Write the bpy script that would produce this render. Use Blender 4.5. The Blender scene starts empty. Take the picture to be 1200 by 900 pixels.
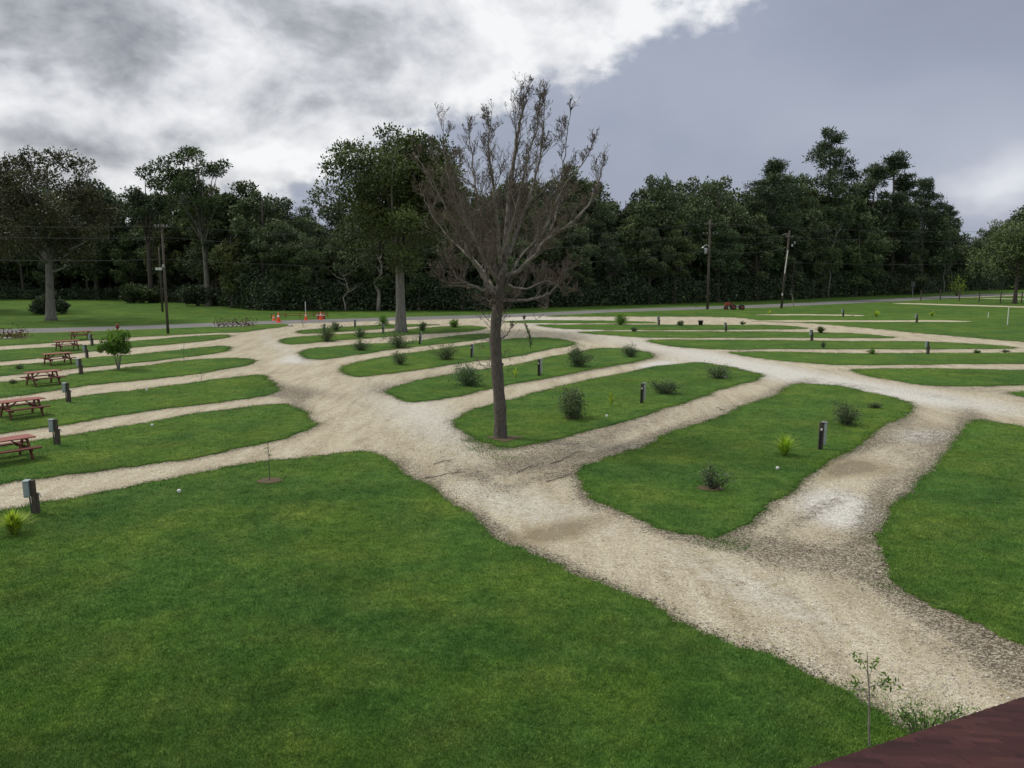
import bpy, bmesh, math, random
import numpy as np
from mathutils import Vector, Matrix
random.seed(7); RNG = np.random.default_rng(7)
SC = bpy.context.scene; COL = SC.collection
# ------------------------------------------------------------------ camera
CAM_H = 6.8; F = 979.0; PITCH = math.atan(140/979.0)
cp, sp = math.cos(PITCH), math.sin(PITCH)
def ray(x, y):
    a = (x-600)/F; b = (450-y)/F
    return Vector((a, cp+b*sp, -sp+b*cp))
def G(x, y, z=0.0):                    # a place on the ground, from the survey of the photograph
    d = ray(x, y); t = (z-CAM_H)/d.z
    return Vector((d.x*t, d.y*t, z))
def P3(x, y, Y):
    d = ray(x, y); t = Y/d.y
    return Vector((d.x*t, Y, CAM_H+d.z*t))
def Gn(px, py):
    a = (px-600)/F; b = (450-py)/F
    dy = cp+b*sp; dz = -sp+b*cp; t = -CAM_H/dz
    return a*t, dy*t
def mpp(y):                            # metres per photo pixel for a thing standing at row y
    g = G(600, y); return math.hypot(g.y, CAM_H)/F
cam = bpy.data.cameras.new('camera'); co = bpy.data.objects.new('camera', cam); COL.objects.link(co)
co.location = (0, 0, CAM_H); co.rotation_euler = (math.pi/2-PITCH, 0, 0)
cam.sensor_width = 36; cam.lens = F/1200*36; cam.clip_end = 9000; cam.clip_start = 0.1
SC.camera = co
# ------------------------------------------------------------------ object helpers
def tag(o, label=None, cat=None, group=None, kind=None):
    if label: o['label'] = label
    if cat: o['category'] = cat
    if group: o['group'] = group
    if kind: o['kind'] = kind
    return o
def empty(name, loc, rz=0, s=1.0):
    o = bpy.data.objects.new(name, None); COL.objects.link(o)
    o.location = loc; o.rotation_euler = (0, 0, rz); o.scale = (s, s, s) if not hasattr(s, '__len__') else s
    return o
def copy_tree(o, parent=None):
    c = o.copy(); COL.objects.link(c); c.parent = parent
    for ch in list(o.children): copy_tree(ch, c)
    return c
class MB:
    def __init__(s): s.v = []; s.f = []; s.t = []
    def add(s, vs, fs, t=0.5):
        n = len(s.v); s.v += [tuple(v) for v in vs]; s.f += [tuple(i+n for i in f) for f in fs]; s.t += [t]*len(vs)
    def box(s, c, d, rz=0, M=None, t=0.5, bev=0.0):
        x, y, z = d[0]/2, d[1]/2, d[2]/2
        if bev <= 0:
            vs = [Vector((a*x, b*y, e*z)) for e in (-1, 1) for a, b in ((-1,-1),(1,-1),(1,1),(-1,1))]
            fs = [(0,3,2,1),(4,5,6,7),(0,1,5,4),(1,2,6,5),(2,3,7,6),(3,0,4,7)]
        else:
            vs = []; k = 0
            for e, q in ((-1, bev), (-1, 0), (1, 0), (1, bev)):
                zz = e*z if q else e*(z-bev)
                xx, yy = x-q, y-q
                b2 = bev*0.6
                for a, b in ((-xx+b2,-yy),(xx-b2,-yy),(xx,-yy+b2),(xx,yy-b2),(xx-b2,yy),(-xx+b2,yy),(-xx,yy-b2),(-xx,-yy+b2)):
                    vs.append(Vector((a, b, zz)))
            fs = [tuple(range(7,-1,-1)), tuple(range(24,32))]
            for r in range(3):
                for i in range(8): fs.append((r*8+i, r*8+(i+1)%8, (r+1)*8+(i+1)%8, (r+1)*8+i))
        R = M if M is not None else Matrix.Rotation(rz, 3, 'Z')
        s.add([R@v+Vector(c) for v in vs], fs, t); return s
    def beam(s, a, b, w, h, t=0.5):
        a, b = Vector(a), Vector(b); d = b-a
        q = d.to_track_quat('X', 'Z').to_matrix()
        s.box((a+b)/2, (d.length, w, h), M=q, t=t, bev=min(w, h)*0.12); return s
    def tube(s, pts, rad, n=8, cap=True, t=0.5):
        pts = [Vector(p) for p in pts]
        if not hasattr(rad, '__len__'): rad = [rad]*len(pts)
        base = len(s.v); up = Vector((0.31, 0.17, 0.93))
        for i, p in enumerate(pts):
            d = (pts[min(i+1, len(pts)-1)]-pts[max(i-1, 0)]).normalized()
            a = d.cross(up)
            if a.length < 0.1: a = d.cross(Vector((1, 0, 0)))
            a.normalize(); b = d.cross(a)
            for k in range(n):
                an = 2*math.pi*k/n
                s.v.append(tuple(p+(a*math.cos(an)+b*math.sin(an))*rad[i])); s.t.append(t)
        for i in range(len(pts)-1):
            for k in range(n):
                s.f.append((base+i*n+k, base+i*n+(k+1)%n, base+(i+1)*n+(k+1)%n, base+(i+1)*n+k))
        if cap and n > 2:
            s.f.append(tuple(base+k for k in range(n-1, -1, -1))); e = base+(len(pts)-1)*n
            s.f.append(tuple(e+k for k in range(n)))
        return s
    def lathe(s, c, prof, n=16, t=0.5):
        base = len(s.v); c = Vector(c)
        for r, z in prof:
            for k in range(n):
                a = 2*math.pi*k/n; s.v.append((c.x+r*math.cos(a), c.y+r*math.sin(a), c.z+z)); s.t.append(t)
        for i in range(len(prof)-1):
            for k in range(n):
                s.f.append((base+i*n+k, base+i*n+(k+1)%n, base+(i+1)*n+(k+1)%n, base+(i+1)*n+k))
        e = base+(len(prof)-1)*n; s.f.append(tuple(e+k for k in range(n))); return s
    def build(s, name, mat, parent=None, smooth=False):
        me = bpy.data.meshes.new(name); me.from_pydata(s.v, [], s.f)
        at = me.attributes.new('tint', 'FLOAT', 'POINT'); at.data.foreach_set('value', np.array(s.t, dtype=np.float32))
        if smooth: me.polygons.foreach_set('use_smooth', [True]*len(me.polygons))
        me.materials.append(mat); me.update()
        o = bpy.data.objects.new(name, me); COL.objects.link(o); o.parent = parent; return o
def np_mesh(name, V, Fi, nper, mat, parent=None, attrs=None, smooth=False):
    me = bpy.data.meshes.new(name); V = np.ascontiguousarray(V, dtype=np.float32); Fi = np.ascontiguousarray(Fi, dtype=np.int32)
    k = Fi.size//nper
    me.vertices.add(len(V)); me.vertices.foreach_set('co', V.ravel())
    me.loops.add(Fi.size); me.loops.foreach_set('vertex_index', Fi.ravel())
    me.polygons.add(k); me.polygons.foreach_set('loop_start', np.arange(0, Fi.size, nper, dtype=np.int32))
    me.update(calc_edges=True); me.validate()
    for n, a in (attrs or {}).items():
        at = me.attributes.new(n, 'FLOAT', 'POINT'); at.data.foreach_set('value', np.ascontiguousarray(a, dtype=np.float32))
    if smooth: me.polygons.foreach_set('use_smooth', [True]*len(me.polygons))
    me.materials.append(mat)
    o = bpy.data.objects.new(name, me); COL.objects.link(o); o.parent = parent; return o
def unit(a): return a/np.maximum(np.linalg.norm(a, axis=1, keepdims=True), 1e-6)
def leaf_quads(C, D, size, asp, rng=RNG, nrm=None):
    """rhombic leaves at C growing along D"""
    n = len(C); D = unit(D); r = rng.normal(size=(n, 3)) if nrm is None else nrm
    S = unit(np.cross(D, r)); sz = size*(0.6+0.8*rng.random((n, 1)))
    a = C; b = C+D*sz*0.45+S*sz*asp*0.5; c = C+D*sz; d = C+D*sz*0.45-S*sz*asp*0.5
    return np.stack([a, b, c, d], 1).reshape(-1, 3)
def build_leaves(name, V, tint, mat, parent=None):
    n = len(V)//4
    return np_mesh(name, V, np.arange(4*n), 4, mat, parent, {'tint': np.repeat(tint, 4)})
# ------------------------------------------------------------------ node helpers
def newmat(name):
    m = bpy.data.materials.new(name); m.use_nodes = True; nt = m.node_tree; nt.nodes.clear()
    return m, nt
class N:
    def __init__(s, nt): s.nt = nt
    def __call__(s, typ, ins=None, **kw):
        n = s.nt.nodes.new(typ)
        for k, v in kw.items(): setattr(n, k, v)
        for k, v in (ins or {}).items():
            if isinstance(v, bpy.types.NodeSocket): s.nt.links.new(v, n.inputs[k])
            else: n.inputs[k].default_value = v
        return n
    def m(s, op, a, b=0.0, c=0.0, clamp=False):
        n = s('ShaderNodeMath', {0: a, 1: b, 2: c}, operation=op); n.use_clamp = clamp; return n.outputs[0]
    def ramp(s, fac, stops, interp='LINEAR'):
        n = s('ShaderNodeValToRGB', {0: fac}); cr = n.color_ramp; cr.interpolation = interp
        while len(cr.elements) > 1: cr.elements.remove(cr.elements[-1])
        for i, (p, c) in enumerate(stops):
            e = cr.elements[0] if i == 0 else cr.elements.new(p)
            e.position = p; c = (c, c, c) if not hasattr(c, '__len__') else c; e.color = (*c, 1)
        return n.outputs[0]
    def mix(s, f, a, b, mode='MIX'):
        n = s('ShaderNodeMix', data_type='RGBA', blend_type=mode)
        for k, v in ((0, f), (6, a), (7, b)):
            if isinstance(v, bpy.types.NodeSocket): s.nt.links.new(v, n.inputs[k])
            else: n.inputs[k].default_value = v if not isinstance(v, tuple) or len(v) == 4 else (*v, 1)
        return n.outputs[2]
    def noise(s, vec, scale, detail=4, rough=0.55, dist=0):
        return s('ShaderNodeTexNoise', {'Vector': vec, 'Scale': scale, 'Detail': detail, 'Roughness': rough, 'Distortion': dist}).outputs[0]
    def attr(s, name): return s('ShaderNodeAttribute', attribute_name=name).outputs[2]
    def sep(s, v): return s('ShaderNodeSeparateXYZ', {0: v}).outputs
    def out(s, bsdf): s('ShaderNodeOutputMaterial', {0: bsdf})
def simple(name, c1, c2, scale=8, rough=0.8, bump=0.3, tintmix=0.0, metal=0.0, stretch=None, spec=0.3):
    m, nt = newmat(name); n = N(nt)
    tc = n('ShaderNodeTexCoord').outputs[3]
    if stretch: tc = n('ShaderNodeMapping', {0: tc, 3: stretch}).outputs[0]
    ns = n.noise(tc, scale, 6, 0.65); f = n.ramp(ns, [(0.3, 0), (0.7, 1)])
    c = n.mix(f, c1, c2)
    if tintmix:
        t = n.attr('tint'); c = n.mix(1.0, c, n.ramp(t, [(0, 1-tintmix), (1, 1.0+0*tintmix)]), 'MULTIPLY')
    bs = n('ShaderNodeBsdfPrincipled', {'Base Color': c, 'Roughness': rough, 'Metallic': metal, 'Specular IOR Level': spec})
    if bump:
        b = n('ShaderNodeBump', {'Height': ns, 'Strength': bump, 'Distance': 0.02}); nt.links.new(b.outputs[0], bs.inputs['Normal'])
    n.out(bs.outputs[0]); return m
def leafmat(name, dark, mid, light, trans=0.25, rough=0.55, objvar=0.25, spec=0.25):
    m, nt = newmat(name); n = N(nt)
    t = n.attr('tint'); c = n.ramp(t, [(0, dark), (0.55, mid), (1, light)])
    tc = n('ShaderNodeTexCoord').outputs[3]
    c = n.mix(n.ramp(n.noise(tc, 0.35, 3), [(0.35, 0), (0.7, 0.5)]), c, tuple(x*0.5 for x in mid))
    if objvar:
        oi = n('ShaderNodeObjectInfo').outputs['Random']
        c = n.mix(1.0, c, n.ramp(oi, [(0, (1-objvar, 1-objvar, 1-objvar)), (0.5, (1, 0.97, 0.9)), (0.8, (0.85, 1, 0.9)), (1, (1.2, 1.05, 0.8))]), 'MULTIPLY')
    bs = n('ShaderNodeBsdfPrincipled', {'Base Color': c, 'Roughness': rough, 'Specular IOR Level': spec})
    tr = n('ShaderNodeBsdfTranslucent', {0: n.mix(1.0, c, (1.3, 1.5, 0.6), 'MULTIPLY')})
    ms = n('ShaderNodeMixShader', {0: trans, 1: bs.outputs[0], 2: tr.outputs[0]})
    n.out(ms.outputs[0] if trans > 0 else bs.outputs[0]); return m
M = {}
M['leaf_forest'] = leafmat('forest_leaf', (.048,.066,.036), (.115,.160,.072), (.210,.255,.120), 0.0)
M['leaf_oak'] = leafmat('oak_leaf', (.030,.048,.020), (.076,.115,.044), (.150,.205,.080), 0.0)
M['leaf_brown'] = leafmat('brownish_leaf', (.045,.048,.022), (.100,.105,.045), (.190,.175,.080), 0.0)
M['leaf_pine'] = leafmat('pine_needle', (.034,.055,.030), (.085,.125,.062), (.160,.210,.105), 0.0)
M['leaf_under'] = leafmat('undergrowth_leaf', (.038,.054,.031), (.092,.127,.064), (.170,.220,.105), 0.0)
M['leaf_shrub'] = leafmat('shrub_leaf', (.045,.068,.038), (.105,.155,.080), (.210,.270,.160), 0.2, objvar=0.15)
M['leaf_bright'] = leafmat('bright_leaf', (.05,.10,.022), (.13,.25,.05), (.24,.38,.09), 0.3, objvar=0.1)
M['leaf_lime'] = leafmat('yellow_green_leaf', (.17,.27,.03), (.42,.55,.07), (.68,.75,.16), 0.4, objvar=0.05)
M['leaf_red'] = leafmat('reddish_leaf', (.05,.018,.014), (.12,.045,.035), (.16,.09,.06), 0.15, objvar=0.1)
M['leaf_dead'] = leafmat('dry_leaf', (.060,.040,.028), (.110,.078,.056), (.19,.145,.105), 0.1, objvar=0)
M['bark'] = simple('bark', (.035,.03,.026), (.11,.095,.08), 3, 0.9, 0.8, stretch=(4, 4, 0.6))
M['bark_pale'] = simple('pale_bark', (.15,.135,.115), (.34,.31,.27), 3, 0.9, 0.6, stretch=(4, 4, 0.6))
M['bark_oak'] = simple('oak_bark', (.085,.08,.07), (.25,.235,.205), 2.5, 0.9, 0.9, stretch=(4, 4, 0.7))
M['bark_dead'] = simple('dead_bark', (.038,.032,.027), (.165,.142,.12), 9, 0.95, 1.0, stretch=(2.5, 2.5, 0.7))
M['bark_limb'] = simple('weathered_branch', (.095,.082,.07), (.30,.265,.23), 5, 0.95, 0.6)
M['twig'] = simple('twig', (.095,.074,.058), (.205,.170,.138), 5, 0.9, 0)
M['wood_post'] = simple('weathered_post', (.05,.042,.035), (.13,.11,.09), 6, 0.9, 0.6, stretch=(5, 5, 0.6))
M['wood_dark'] = simple('treated_post', (.045,.036,.029), (.13,.105,.085), 10, 0.85, 0.6, stretch=(4, 4, 0.8))
M['box_grey'] = simple('grey_enamel', (.27,.32,.315), (.38,.43,.42), 6, 0.45, 0.05)
M['box_dark'] = simple('dark_enamel', (.05,.055,.055), (.10,.11,.11), 6, 0.5, 0.05)
M['black'] = simple('black_plastic', (.012,.012,.013), (.03,.03,.03), 9, 0.5, 0.05)
M['white'] = simple('white_plastic', (.62,.62,.58), (.8,.8,.77), 12, 0.5, 0.05)
M['galv'] = simple('galvanised', (.25,.26,.27), (.42,.43,.44), 9, 0.4, 0.05, metal=0.5)
M['red_wood'] = simple('red_stained_wood', (.11,.034,.026), (.21,.070,.052), 5, 0.75, 0.4, tintmix=0.35, stretch=(0.7, 6, 6))
M['red_wood_top'] = simple('faded_red_planks', (.27,.075,.052), (.40,.14,.10), 5, 0.6, 0.4, tintmix=0.3, stretch=(0.7, 6, 6), spec=0.5)
M['hydrant'] = simple('red_hydrant_paint', (.24,.035,.025), (.32,.065,.045), 8, 0.5, 0.1)
M['orange'] = simple('orange_plastic', (.75,.085,.03), (.95,.15,.06), 5, 0.5, 0)
M['reflect'] = simple('white_reflective_band', (.6,.58,.54), (.78,.76,.72), 5, 0.4, 0)
M['rust'] = simple('rusty_red', (.18,.035,.02), (.32,.09,.05), 9, 0.8, 0.3)
M['wire'] = simple('cable', (.03,.03,.032), (.09,.09,.095), 4, 0.6, 0)
M['stone'] = simple('stone', (.30,.28,.25), (.55,.52,.47), 8, 0.9, 0.5)
M['mulch'] = simple('mulch', (.07,.052,.030), (.16,.115,.07), 14, 0.95, 0.8)
# -------- grass ground
def grassmat(name, far=False):
    m, nt = newmat(name); n = N(nt); tc = n('ShaderNodeTexCoord').outputs[3]
    big = n.noise(tc, 0.07, 4, 0.6); med = n.noise(tc, 0.6, 5, 0.65); fine = n.noise(tc, 14, 6, 0.75)
    c = n.mix(n.ramp(big, [(0.38, 0), (0.62, 1)]), (.062,.150,.030), (.098,.205,.036))
    c = n.mix(n.ramp(med, [(0.42, 0), (0.72, 0.65)]), c, (.150,.245,.055))
    c = n.mix(n.ramp(n.noise(n('ShaderNodeMapping', {0: tc, 1: (31, 7, 0)}).outputs[0], 1.7, 5, 0.7), [(0.55, 0), (0.75, 0.5)]), c, (.048,.125,.028))
    yel = n.noise(n('ShaderNodeMapping', {0: tc, 1: (5, 91, 0)}).outputs[0], 0.22, 5, 0.7, 0.3); drk = n.noise(n('ShaderNodeMapping', {0: tc, 1: (45, 12, 0)}).outputs[0], 0.4, 4, 0.65); clv = n.noise(n('ShaderNodeMapping', {0: tc, 1: (15, 52, 0)}).outputs[0], 2.6, 5, 0.75, 0.5)
    c = n.mix(1.0, c, n.ramp(yel, [(0.36, (.86,.95,1.0)), (0.5, (1.0,.97,.95)), (0.68, (1.28,1.10,.92))]), 'MULTIPLY')
    c = n.mix(1.0, c, n.ramp(drk, [(0.34, (.70,.74,.78)), (0.55, (1,1,1)), (0.7, (1.15,1.1,1.1))]), 'MULTIPLY')
    c = n.mix(1.0, c, n.ramp(clv, [(0.33, (.70,.72,.72)), (0.5, (1,1,1)), (0.66, (1.35,1.25,1.25))]), 'MULTIPLY')
    c = n.mix(n.ramp(fine, [(0.36, 0.75), (0.56, 0.0)]), c, (.028,.078,.017))
    c = n.mix(1.0, c, (1.04, .91, .90), 'MULTIPLY')
    bs = n('ShaderNodeBsdfPrincipled', {'Base Color': c, 'Roughness': 0.9, 'Specular IOR Level': 0.05})
    b = n('ShaderNodeBump', {'Height': fine, 'Strength': 0.7, 'Distance': 0.05}); nt.links.new(b.outputs[0], bs.inputs['Normal'])
    n.out(bs.outputs[0]); return m
M['grass'] = grassmat('lawn_grass')
# blades: colour follows the same large patches as the lawn
m, nt = newmat('grass_blade'); n = N(nt); tc = n('ShaderNodeTexCoord').outputs[3]
big = n.noise(tc, 0.07, 4, 0.6); med = n.noise(tc, 0.6, 5, 0.65); t = n.attr('tint')
c = n.mix(n.ramp(big, [(0.38, 0), (0.62, 1)]), (.080,.205,.038), (.118,.262,.042))
c = n.mix(n.ramp(med, [(0.42, 0), (0.72, 0.7)]), c, (.190,.310,.070))
yel = n.noise(n('ShaderNodeMapping', {0: tc, 1: (5, 91, 0)}).outputs[0], 0.22, 5, 0.7, 0.3); drk = n.noise(n('ShaderNodeMapping', {0: tc, 1: (45, 12, 0)}).outputs[0], 0.4, 4, 0.65); clv = n.noise(n('ShaderNodeMapping', {0: tc, 1: (15, 52, 0)}).outputs[0], 2.6, 5, 0.75, 0.5)
c = n.mix(1.0, c, n.ramp(yel, [(0.36, (.86,.95,1.0)), (0.5, (1.0,.97,.95)), (0.68, (1.28,1.10,.92))]), 'MULTIPLY')
c = n.mix(1.0, c, n.ramp(drk, [(0.34, (.70,.74,.78)), (0.55, (1,1,1)), (0.7, (1.15,1.1,1.1))]), 'MULTIPLY')
c = n.mix(1.0, c, n.ramp(clv, [(0.33, (.70,.72,.72)), (0.5, (1,1,1)), (0.66, (1.35,1.25,1.25))]), 'MULTIPLY')
c = n.mix(1.0, c, n.ramp(t, [(0, (.58,.6,.58)), (0.6, (1.07,1.01,.98)), (0.9, (1.25,1.15,1.2)), (1, (2.6,1.9,2.6))]), 'MULTIPLY')
bs = n('ShaderNodeBsdfPrincipled', {'Base Color': c, 'Roughness': 0.8, 'Specular IOR Level': 0.08})
n.out(bs.outputs[0]); M['blade'] = m
# -------- gravel
def gravelmat(name, attrs=True, bright=1.0):
    m, nt = newmat(name); n = N(nt); tc = n('ShaderNodeTexCoord').outputs[3]
    v1 = n('ShaderNodeTexVoronoi', {'Vector': tc, 'Scale': 30.0, 'Randomness': 1.0}); v2 = n('ShaderNodeTexVoronoi', {'Vector': tc, 'Scale': 80.0})
    r1 = n.sep(v1.outputs['Color'])[0]; r2 = n.sep(v2.outputs['Color'])[1]
    big = n.noise(tc, 0.35, 6, 0.7); mid = n.noise(tc, 3.0, 6, 0.75, 0.4); fin = n.noise(tc, 17, 5, 0.8)
    st = n.ramp(n.m('MULTIPLY_ADD', r1, 0.6, n.m('MULTIPLY', r2, 0.4)), [(0.08, (.14,.12,.085)), (0.28, (.37,.33,.25)), (0.6, (.52,.475,.37)), (0.9, (.72,.69,.58))])
    c = n.mix(n.ramp(big, [(0.35, 0.0), (0.65, 0.55)]), st, (.47,.42,.31))
    c = n.mix(1.0, c, n.ramp(mid, [(0.30, (.70,.67,.62)), (0.46, (.95,.94,.92)), (0.6, (1.03,1.03,1.03)), (0.75, (1.12,1.12,1.12))]), 'MULTIPLY')
    str_ = n.noise(n('ShaderNodeMapping', {0: tc, 2: (0, 0, math.radians(-42)), 3: (.9, .16, 1)}).outputs[0], 1.6, 5, 0.65, 0.4)
    c = n.mix(1.0, c, n.ramp(str_, [(0.32, (.80,.765,.70)), (0.5, (1.04,1.02,1.0)), (0.68, (1.18,1.19,1.19))]), 'MULTIPLY')
    vd = n('ShaderNodeTexVoronoi', {'Vector': tc, 'Scale': 13.0}); dsp = n.m('MULTIPLY', n.ramp(n.sep(vd.outputs['Color'])[2], [(0.70, 0), (0.74, 1)]), n.ramp(n.noise(tc, 0.9, 5, .7), [(0.42, 0), (0.62, .8)]))
    c = n.mix(n.m('MULTIPLY', dsp, n.ramp(vd.outputs['Distance'], [(0.25, .85), (0.45, 0)])), c, (.10,.08,.055))
    rough = 0.9
    if attrs:
        mud = n.attr('mud'); pale = n.attr('pale'); wet = n.attr('wet')
        pf = n.ramp(n.m('MULTIPLY_ADD', mid, .7, n.m('SUBTRACT', pale, .35)), [(0.12, 0), (0.55, .9)])
        c = n.mix(pf, c, n.mix(r1, (.42,.41,.38), (.80,.79,.75)))
        mf = n.m('ADD', n.m('MULTIPLY', mud, 1.0), n.m('MULTIPLY_ADD', mid, 2.6, -1.45))
        mf = n.ramp(n.m('ADD', mf, n.m('MULTIPLY_ADD', fin, 3.4, -1.7)), [(0.15, 0), (0.8, 0.9)])
        mf = n.m('MULTIPLY', mf, n.ramp(mud, [(0.0, 0.22), (0.3, 1)]))
        c = n.mix(mf, c, n.ramp(n.m('MULTIPLY_ADD', r1, .6, n.m('MULTIPLY', r2, .4)), [(.2, (.045,.034,.022)), (.45, (.11,.085,.058)), (.62, (.22,.185,.135)), (.8, (.50,.46,.38))]))
        wf = n.ramp(n.m('ADD', wet, n.m('MULTIPLY_ADD', mid, 0.7, -0.35)), [(0.35, 0), (0.75, 1)])
        c = n.mix(n.m('MULTIPLY', wf, 0.82), c, (.27,.215,.125))
        rough = n.ramp(wf, [(0.75, 0.92), (1.0, 0.18)])
    c = n.mix(1.0, c, (bright*1.0, bright*.99, bright*.94), 'MULTIPLY')
    bs = n('ShaderNodeBsdfPrincipled', {'Base Color': c, 'Roughness': rough, 'Specular IOR Level': 0.3})
    h = n.m('ADD', v1.outputs['Distance'], n.m('MULTIPLY', mid, 1.2))
    b = n('ShaderNodeBump', {'Height': h, 'Strength': 0.55, 'Distance': 0.04}); nt.links.new(b.outputs[0], bs.inputs['Normal'])
    n.out(bs.outputs[0]); return m
M['gravel'] = gravelmat('gravel'); M['gravel_path'] = gravelmat('pale_gravel', False, 1.1)
m, nt = newmat('asphalt'); n = N(nt); tc = n('ShaderNodeTexCoord').outputs[3]
c = n.mix(n.ramp(n.noise(tc, 0.3, 6, 0.7), [(0.3, 0), (0.7, 1)]), (.15,.145,.14), (.23,.22,.205))
c = n.mix(n.ramp(n.noise(tc, 30, 3, 0.8), [(0.4, 0.4), (0.6, 0)]), c, (.08,.08,.078))
n.out(n('ShaderNodeBsdfPrincipled', {'Base Color': c, 'Roughness': 0.85}).outputs[0]); M['asphalt'] = m
m, nt = newmat('shingle'); n = N(nt); tc = n('ShaderNodeTexCoord').outputs[3]; t = n.attr('tint')
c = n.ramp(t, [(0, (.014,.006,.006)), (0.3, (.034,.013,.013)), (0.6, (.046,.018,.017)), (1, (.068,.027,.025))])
c = n.mix(1.0, c, n.ramp(n.noise(tc, 160, 2, 0.9), [(0.3, (.55,.55,.55)), (0.5, (1,1,1)), (0.72, (1.7,1.6,1.6))]), 'MULTIPLY')
c = n.mix(1.0, c, n.ramp(n.noise(tc, 1.2, 5, 0.7), [(0.3, (.75,.75,.78)), (0.7, (1.2,1.15,1.1))]), 'MULTIPLY')
bs = n('ShaderNodeBsdfPrincipled', {'Base Color': c, 'Roughness': 0.9, 'Specular IOR Level': 0.2})
b = n('ShaderNodeBump', {'Height': n.noise(tc, 160, 2, 0.9), 'Strength': 0.4, 'Distance': 0.004}); nt.links.new(b.outputs[0], bs.inputs['Normal'])
n.out(bs.outputs[0]); M['shingle'] = m
# ------------------------------------------------------------------ ground layout (outlines surveyed from the photograph)
LAWN = {}
LAWN['front'] = [(-420,690),(-250,645),(0,600),(50,590),(100,582),(175,567),(250,552),(310,542),(380,536),(430,530),(442,533),(480,560),(550,605),(600,638),(675,675),(750,710),(825,745),(900,770),(975,805),(1035,838),(1052,858),(1060,885),(1080,960),(1100,1300),(600,2200),(-500,2200),(-700,1100)]
LAWN['right'] = [(1145,492),(1200,502),(1350,522),(1600,560),(1800,800),(1500,930),(1300,820),(1200,756),(1140,730),(1080,700),(1045,665),(1030,635),(1035,605),(1065,580),(1100,545),(1130,510)]
LAWN['L2'] = [(940,450),(975,452),(1025,462),(1060,470),(1068,474),(1062,482),(1035,500),(1000,525),(950,557),(900,590),(860,622),(840,631),(800,625),(750,610),(700,588),(678,567),(680,551),(707,537),(750,527),(792,507),(825,497),(862,482),(900,467),(925,454)]
LAWN['L3'] = [(582,472),(600,469),(650,455),(700,444),(740,437),(775,429),(820,425),(862,432),(896,440),(887,444),(850,455),(807,470),(750,490),(700,502),(650,515),(600,525),(582,523),(562,516),(537,503),(535,492),(550,482)]
LAWN['L4'] = [(480,450),(512,442),(550,436),(600,429),(637,421),(675,414),(700,408.5),(725,408.5),(755,412),(766,416),(762,420),(740,425),(700,432),(650,442),(600,451),(550,461),(512,469),(480,472),(462,467),(455,457)]
LAWN['L5'] = [(412,426),(450,419),(500,412),(550,405),(600,397),(630,396),(650,397),(672,401),(670,405),(637,411),(600,419),(550,424),(500,432),(450,439),(418,443),(405,439),(400,432)]
LAWN['L6'] = [(362,409),(387,407),(425,404),(475,402),(525,395),(560,391.5),(577,391.5),(580,394),(550,400),(500,405),(460,410),(412,416.5),(378,422),(360,421),(350,413)]
LAWN['L7'] = [(335,397),(350,395),(400,392),(450,390),(500,384.5),(540,382),(560,382.5),(571,385),(550,389),(500,391),(450,395),(400,399),(362,402.5),(338,404),(327,400)]
LAWN['L8'] = [(348,388),(372,386),(400,384),(450,380.5),(475,380),(520,380.5),(475,383.5),(412,388),(387,390),(352,391.5)]
LAWN['M1'] = [(-250,556),(0,524),(32,519),(75,512),(125,504),(175,497),(225,487),(300,476),(337,474),(352,482),(371,497),(368,503),(345,511),(300,521),(225,537),(175,545),(100,554),(0,567),(-250,600)]
LAWN['M2'] = [(-250,500),(0,477),(50,472),(87,467),(150,459),(225,449),(300,440),(310,440.5),(323,455),(321,461),(300,466),(225,476),(175,482),(100,494),(62,500),(0,509),(-250,538)]
LAWN['M3'] = [(-250,466),(0,449),(50,445),(100,437),(175,429),(225,422),(275,420),(293,421),(298,425),(290,429),(275,431.5),(225,439),(175,445),(100,452),(50,460),(0,467),(-250,488)]
LAWN['M4'] = [(-250,443),(0,430),(50,426),(100,420),(160,416),(225,409),(262,405.5),(269,408),(266,411.5),(250,415),(175,424),(112,430),(37,437),(0,441),(-250,455)]
LAWN['M5'] = [(-250,420),(0,411),(100,405),(160,400),(225,394.5),(265,392.5),(272,394.5),(250,399),(175,406),(112,411),(50,420),(0,424),(-250,434)]
LAWN['M6'] = [(-250,396),(0,391.6),(100,389),(200,385.3),(250,383),(295,380.6),(334,379.6),(341,381.5),(322,384.5),(300,387),(285,389.5),(250,390.5),(160,395),(75,401),(0,406),(-250,413)]
LAWN['R0'] = [(1182,461),(1200,459.5),(1350,462),(1350,478),(1200,466)]
LAWN['R1'] = [(1000,433.5),(1050,432.5),(1125,433.5),(1200,434.5),(1500,437),(1500,454),(1200,452),(1110,453),(1075,451),(1040,445.5),(1012,440)]
LAWN['R2'] = [(850,413),(900,412.5),(1000,415),(1100,414.5),(1200,414),(1500,414),(1500,428),(1200,426),(1075,427.5),(987,428.5),(950,426),(900,421),(870,417)]
LAWN['R3'] = [(755,399),(800,398.7),(900,399),(1000,400.5),(1075,400.7),(1125,402.5),(1165,405),(1192,408),(1175,409),(1090,409.3),(1000,409.5),(900,409.3),(850,410),(800,407.5),(772,403.5)]
LAWN['R4'] = [(675,389.5),(712,388.7),(800,389),(900,389),(1000,391),(1050,395.5),(1045,396.6),(900,395.9),(800,396.2),(750,395.5),(700,392)]
LAWN['R5'] = [(625,381),(700,380.3),(800,381),(900,381),(932,382.5),(950,385.4),(900,386.3),(825,387),(725,387),(660,385.7)]
LAWN['R6'] = [(625,375.4),(712,376),(762,377.2),(775,378.3),(762,379.2),(600,378.6),(585,377)]
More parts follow.
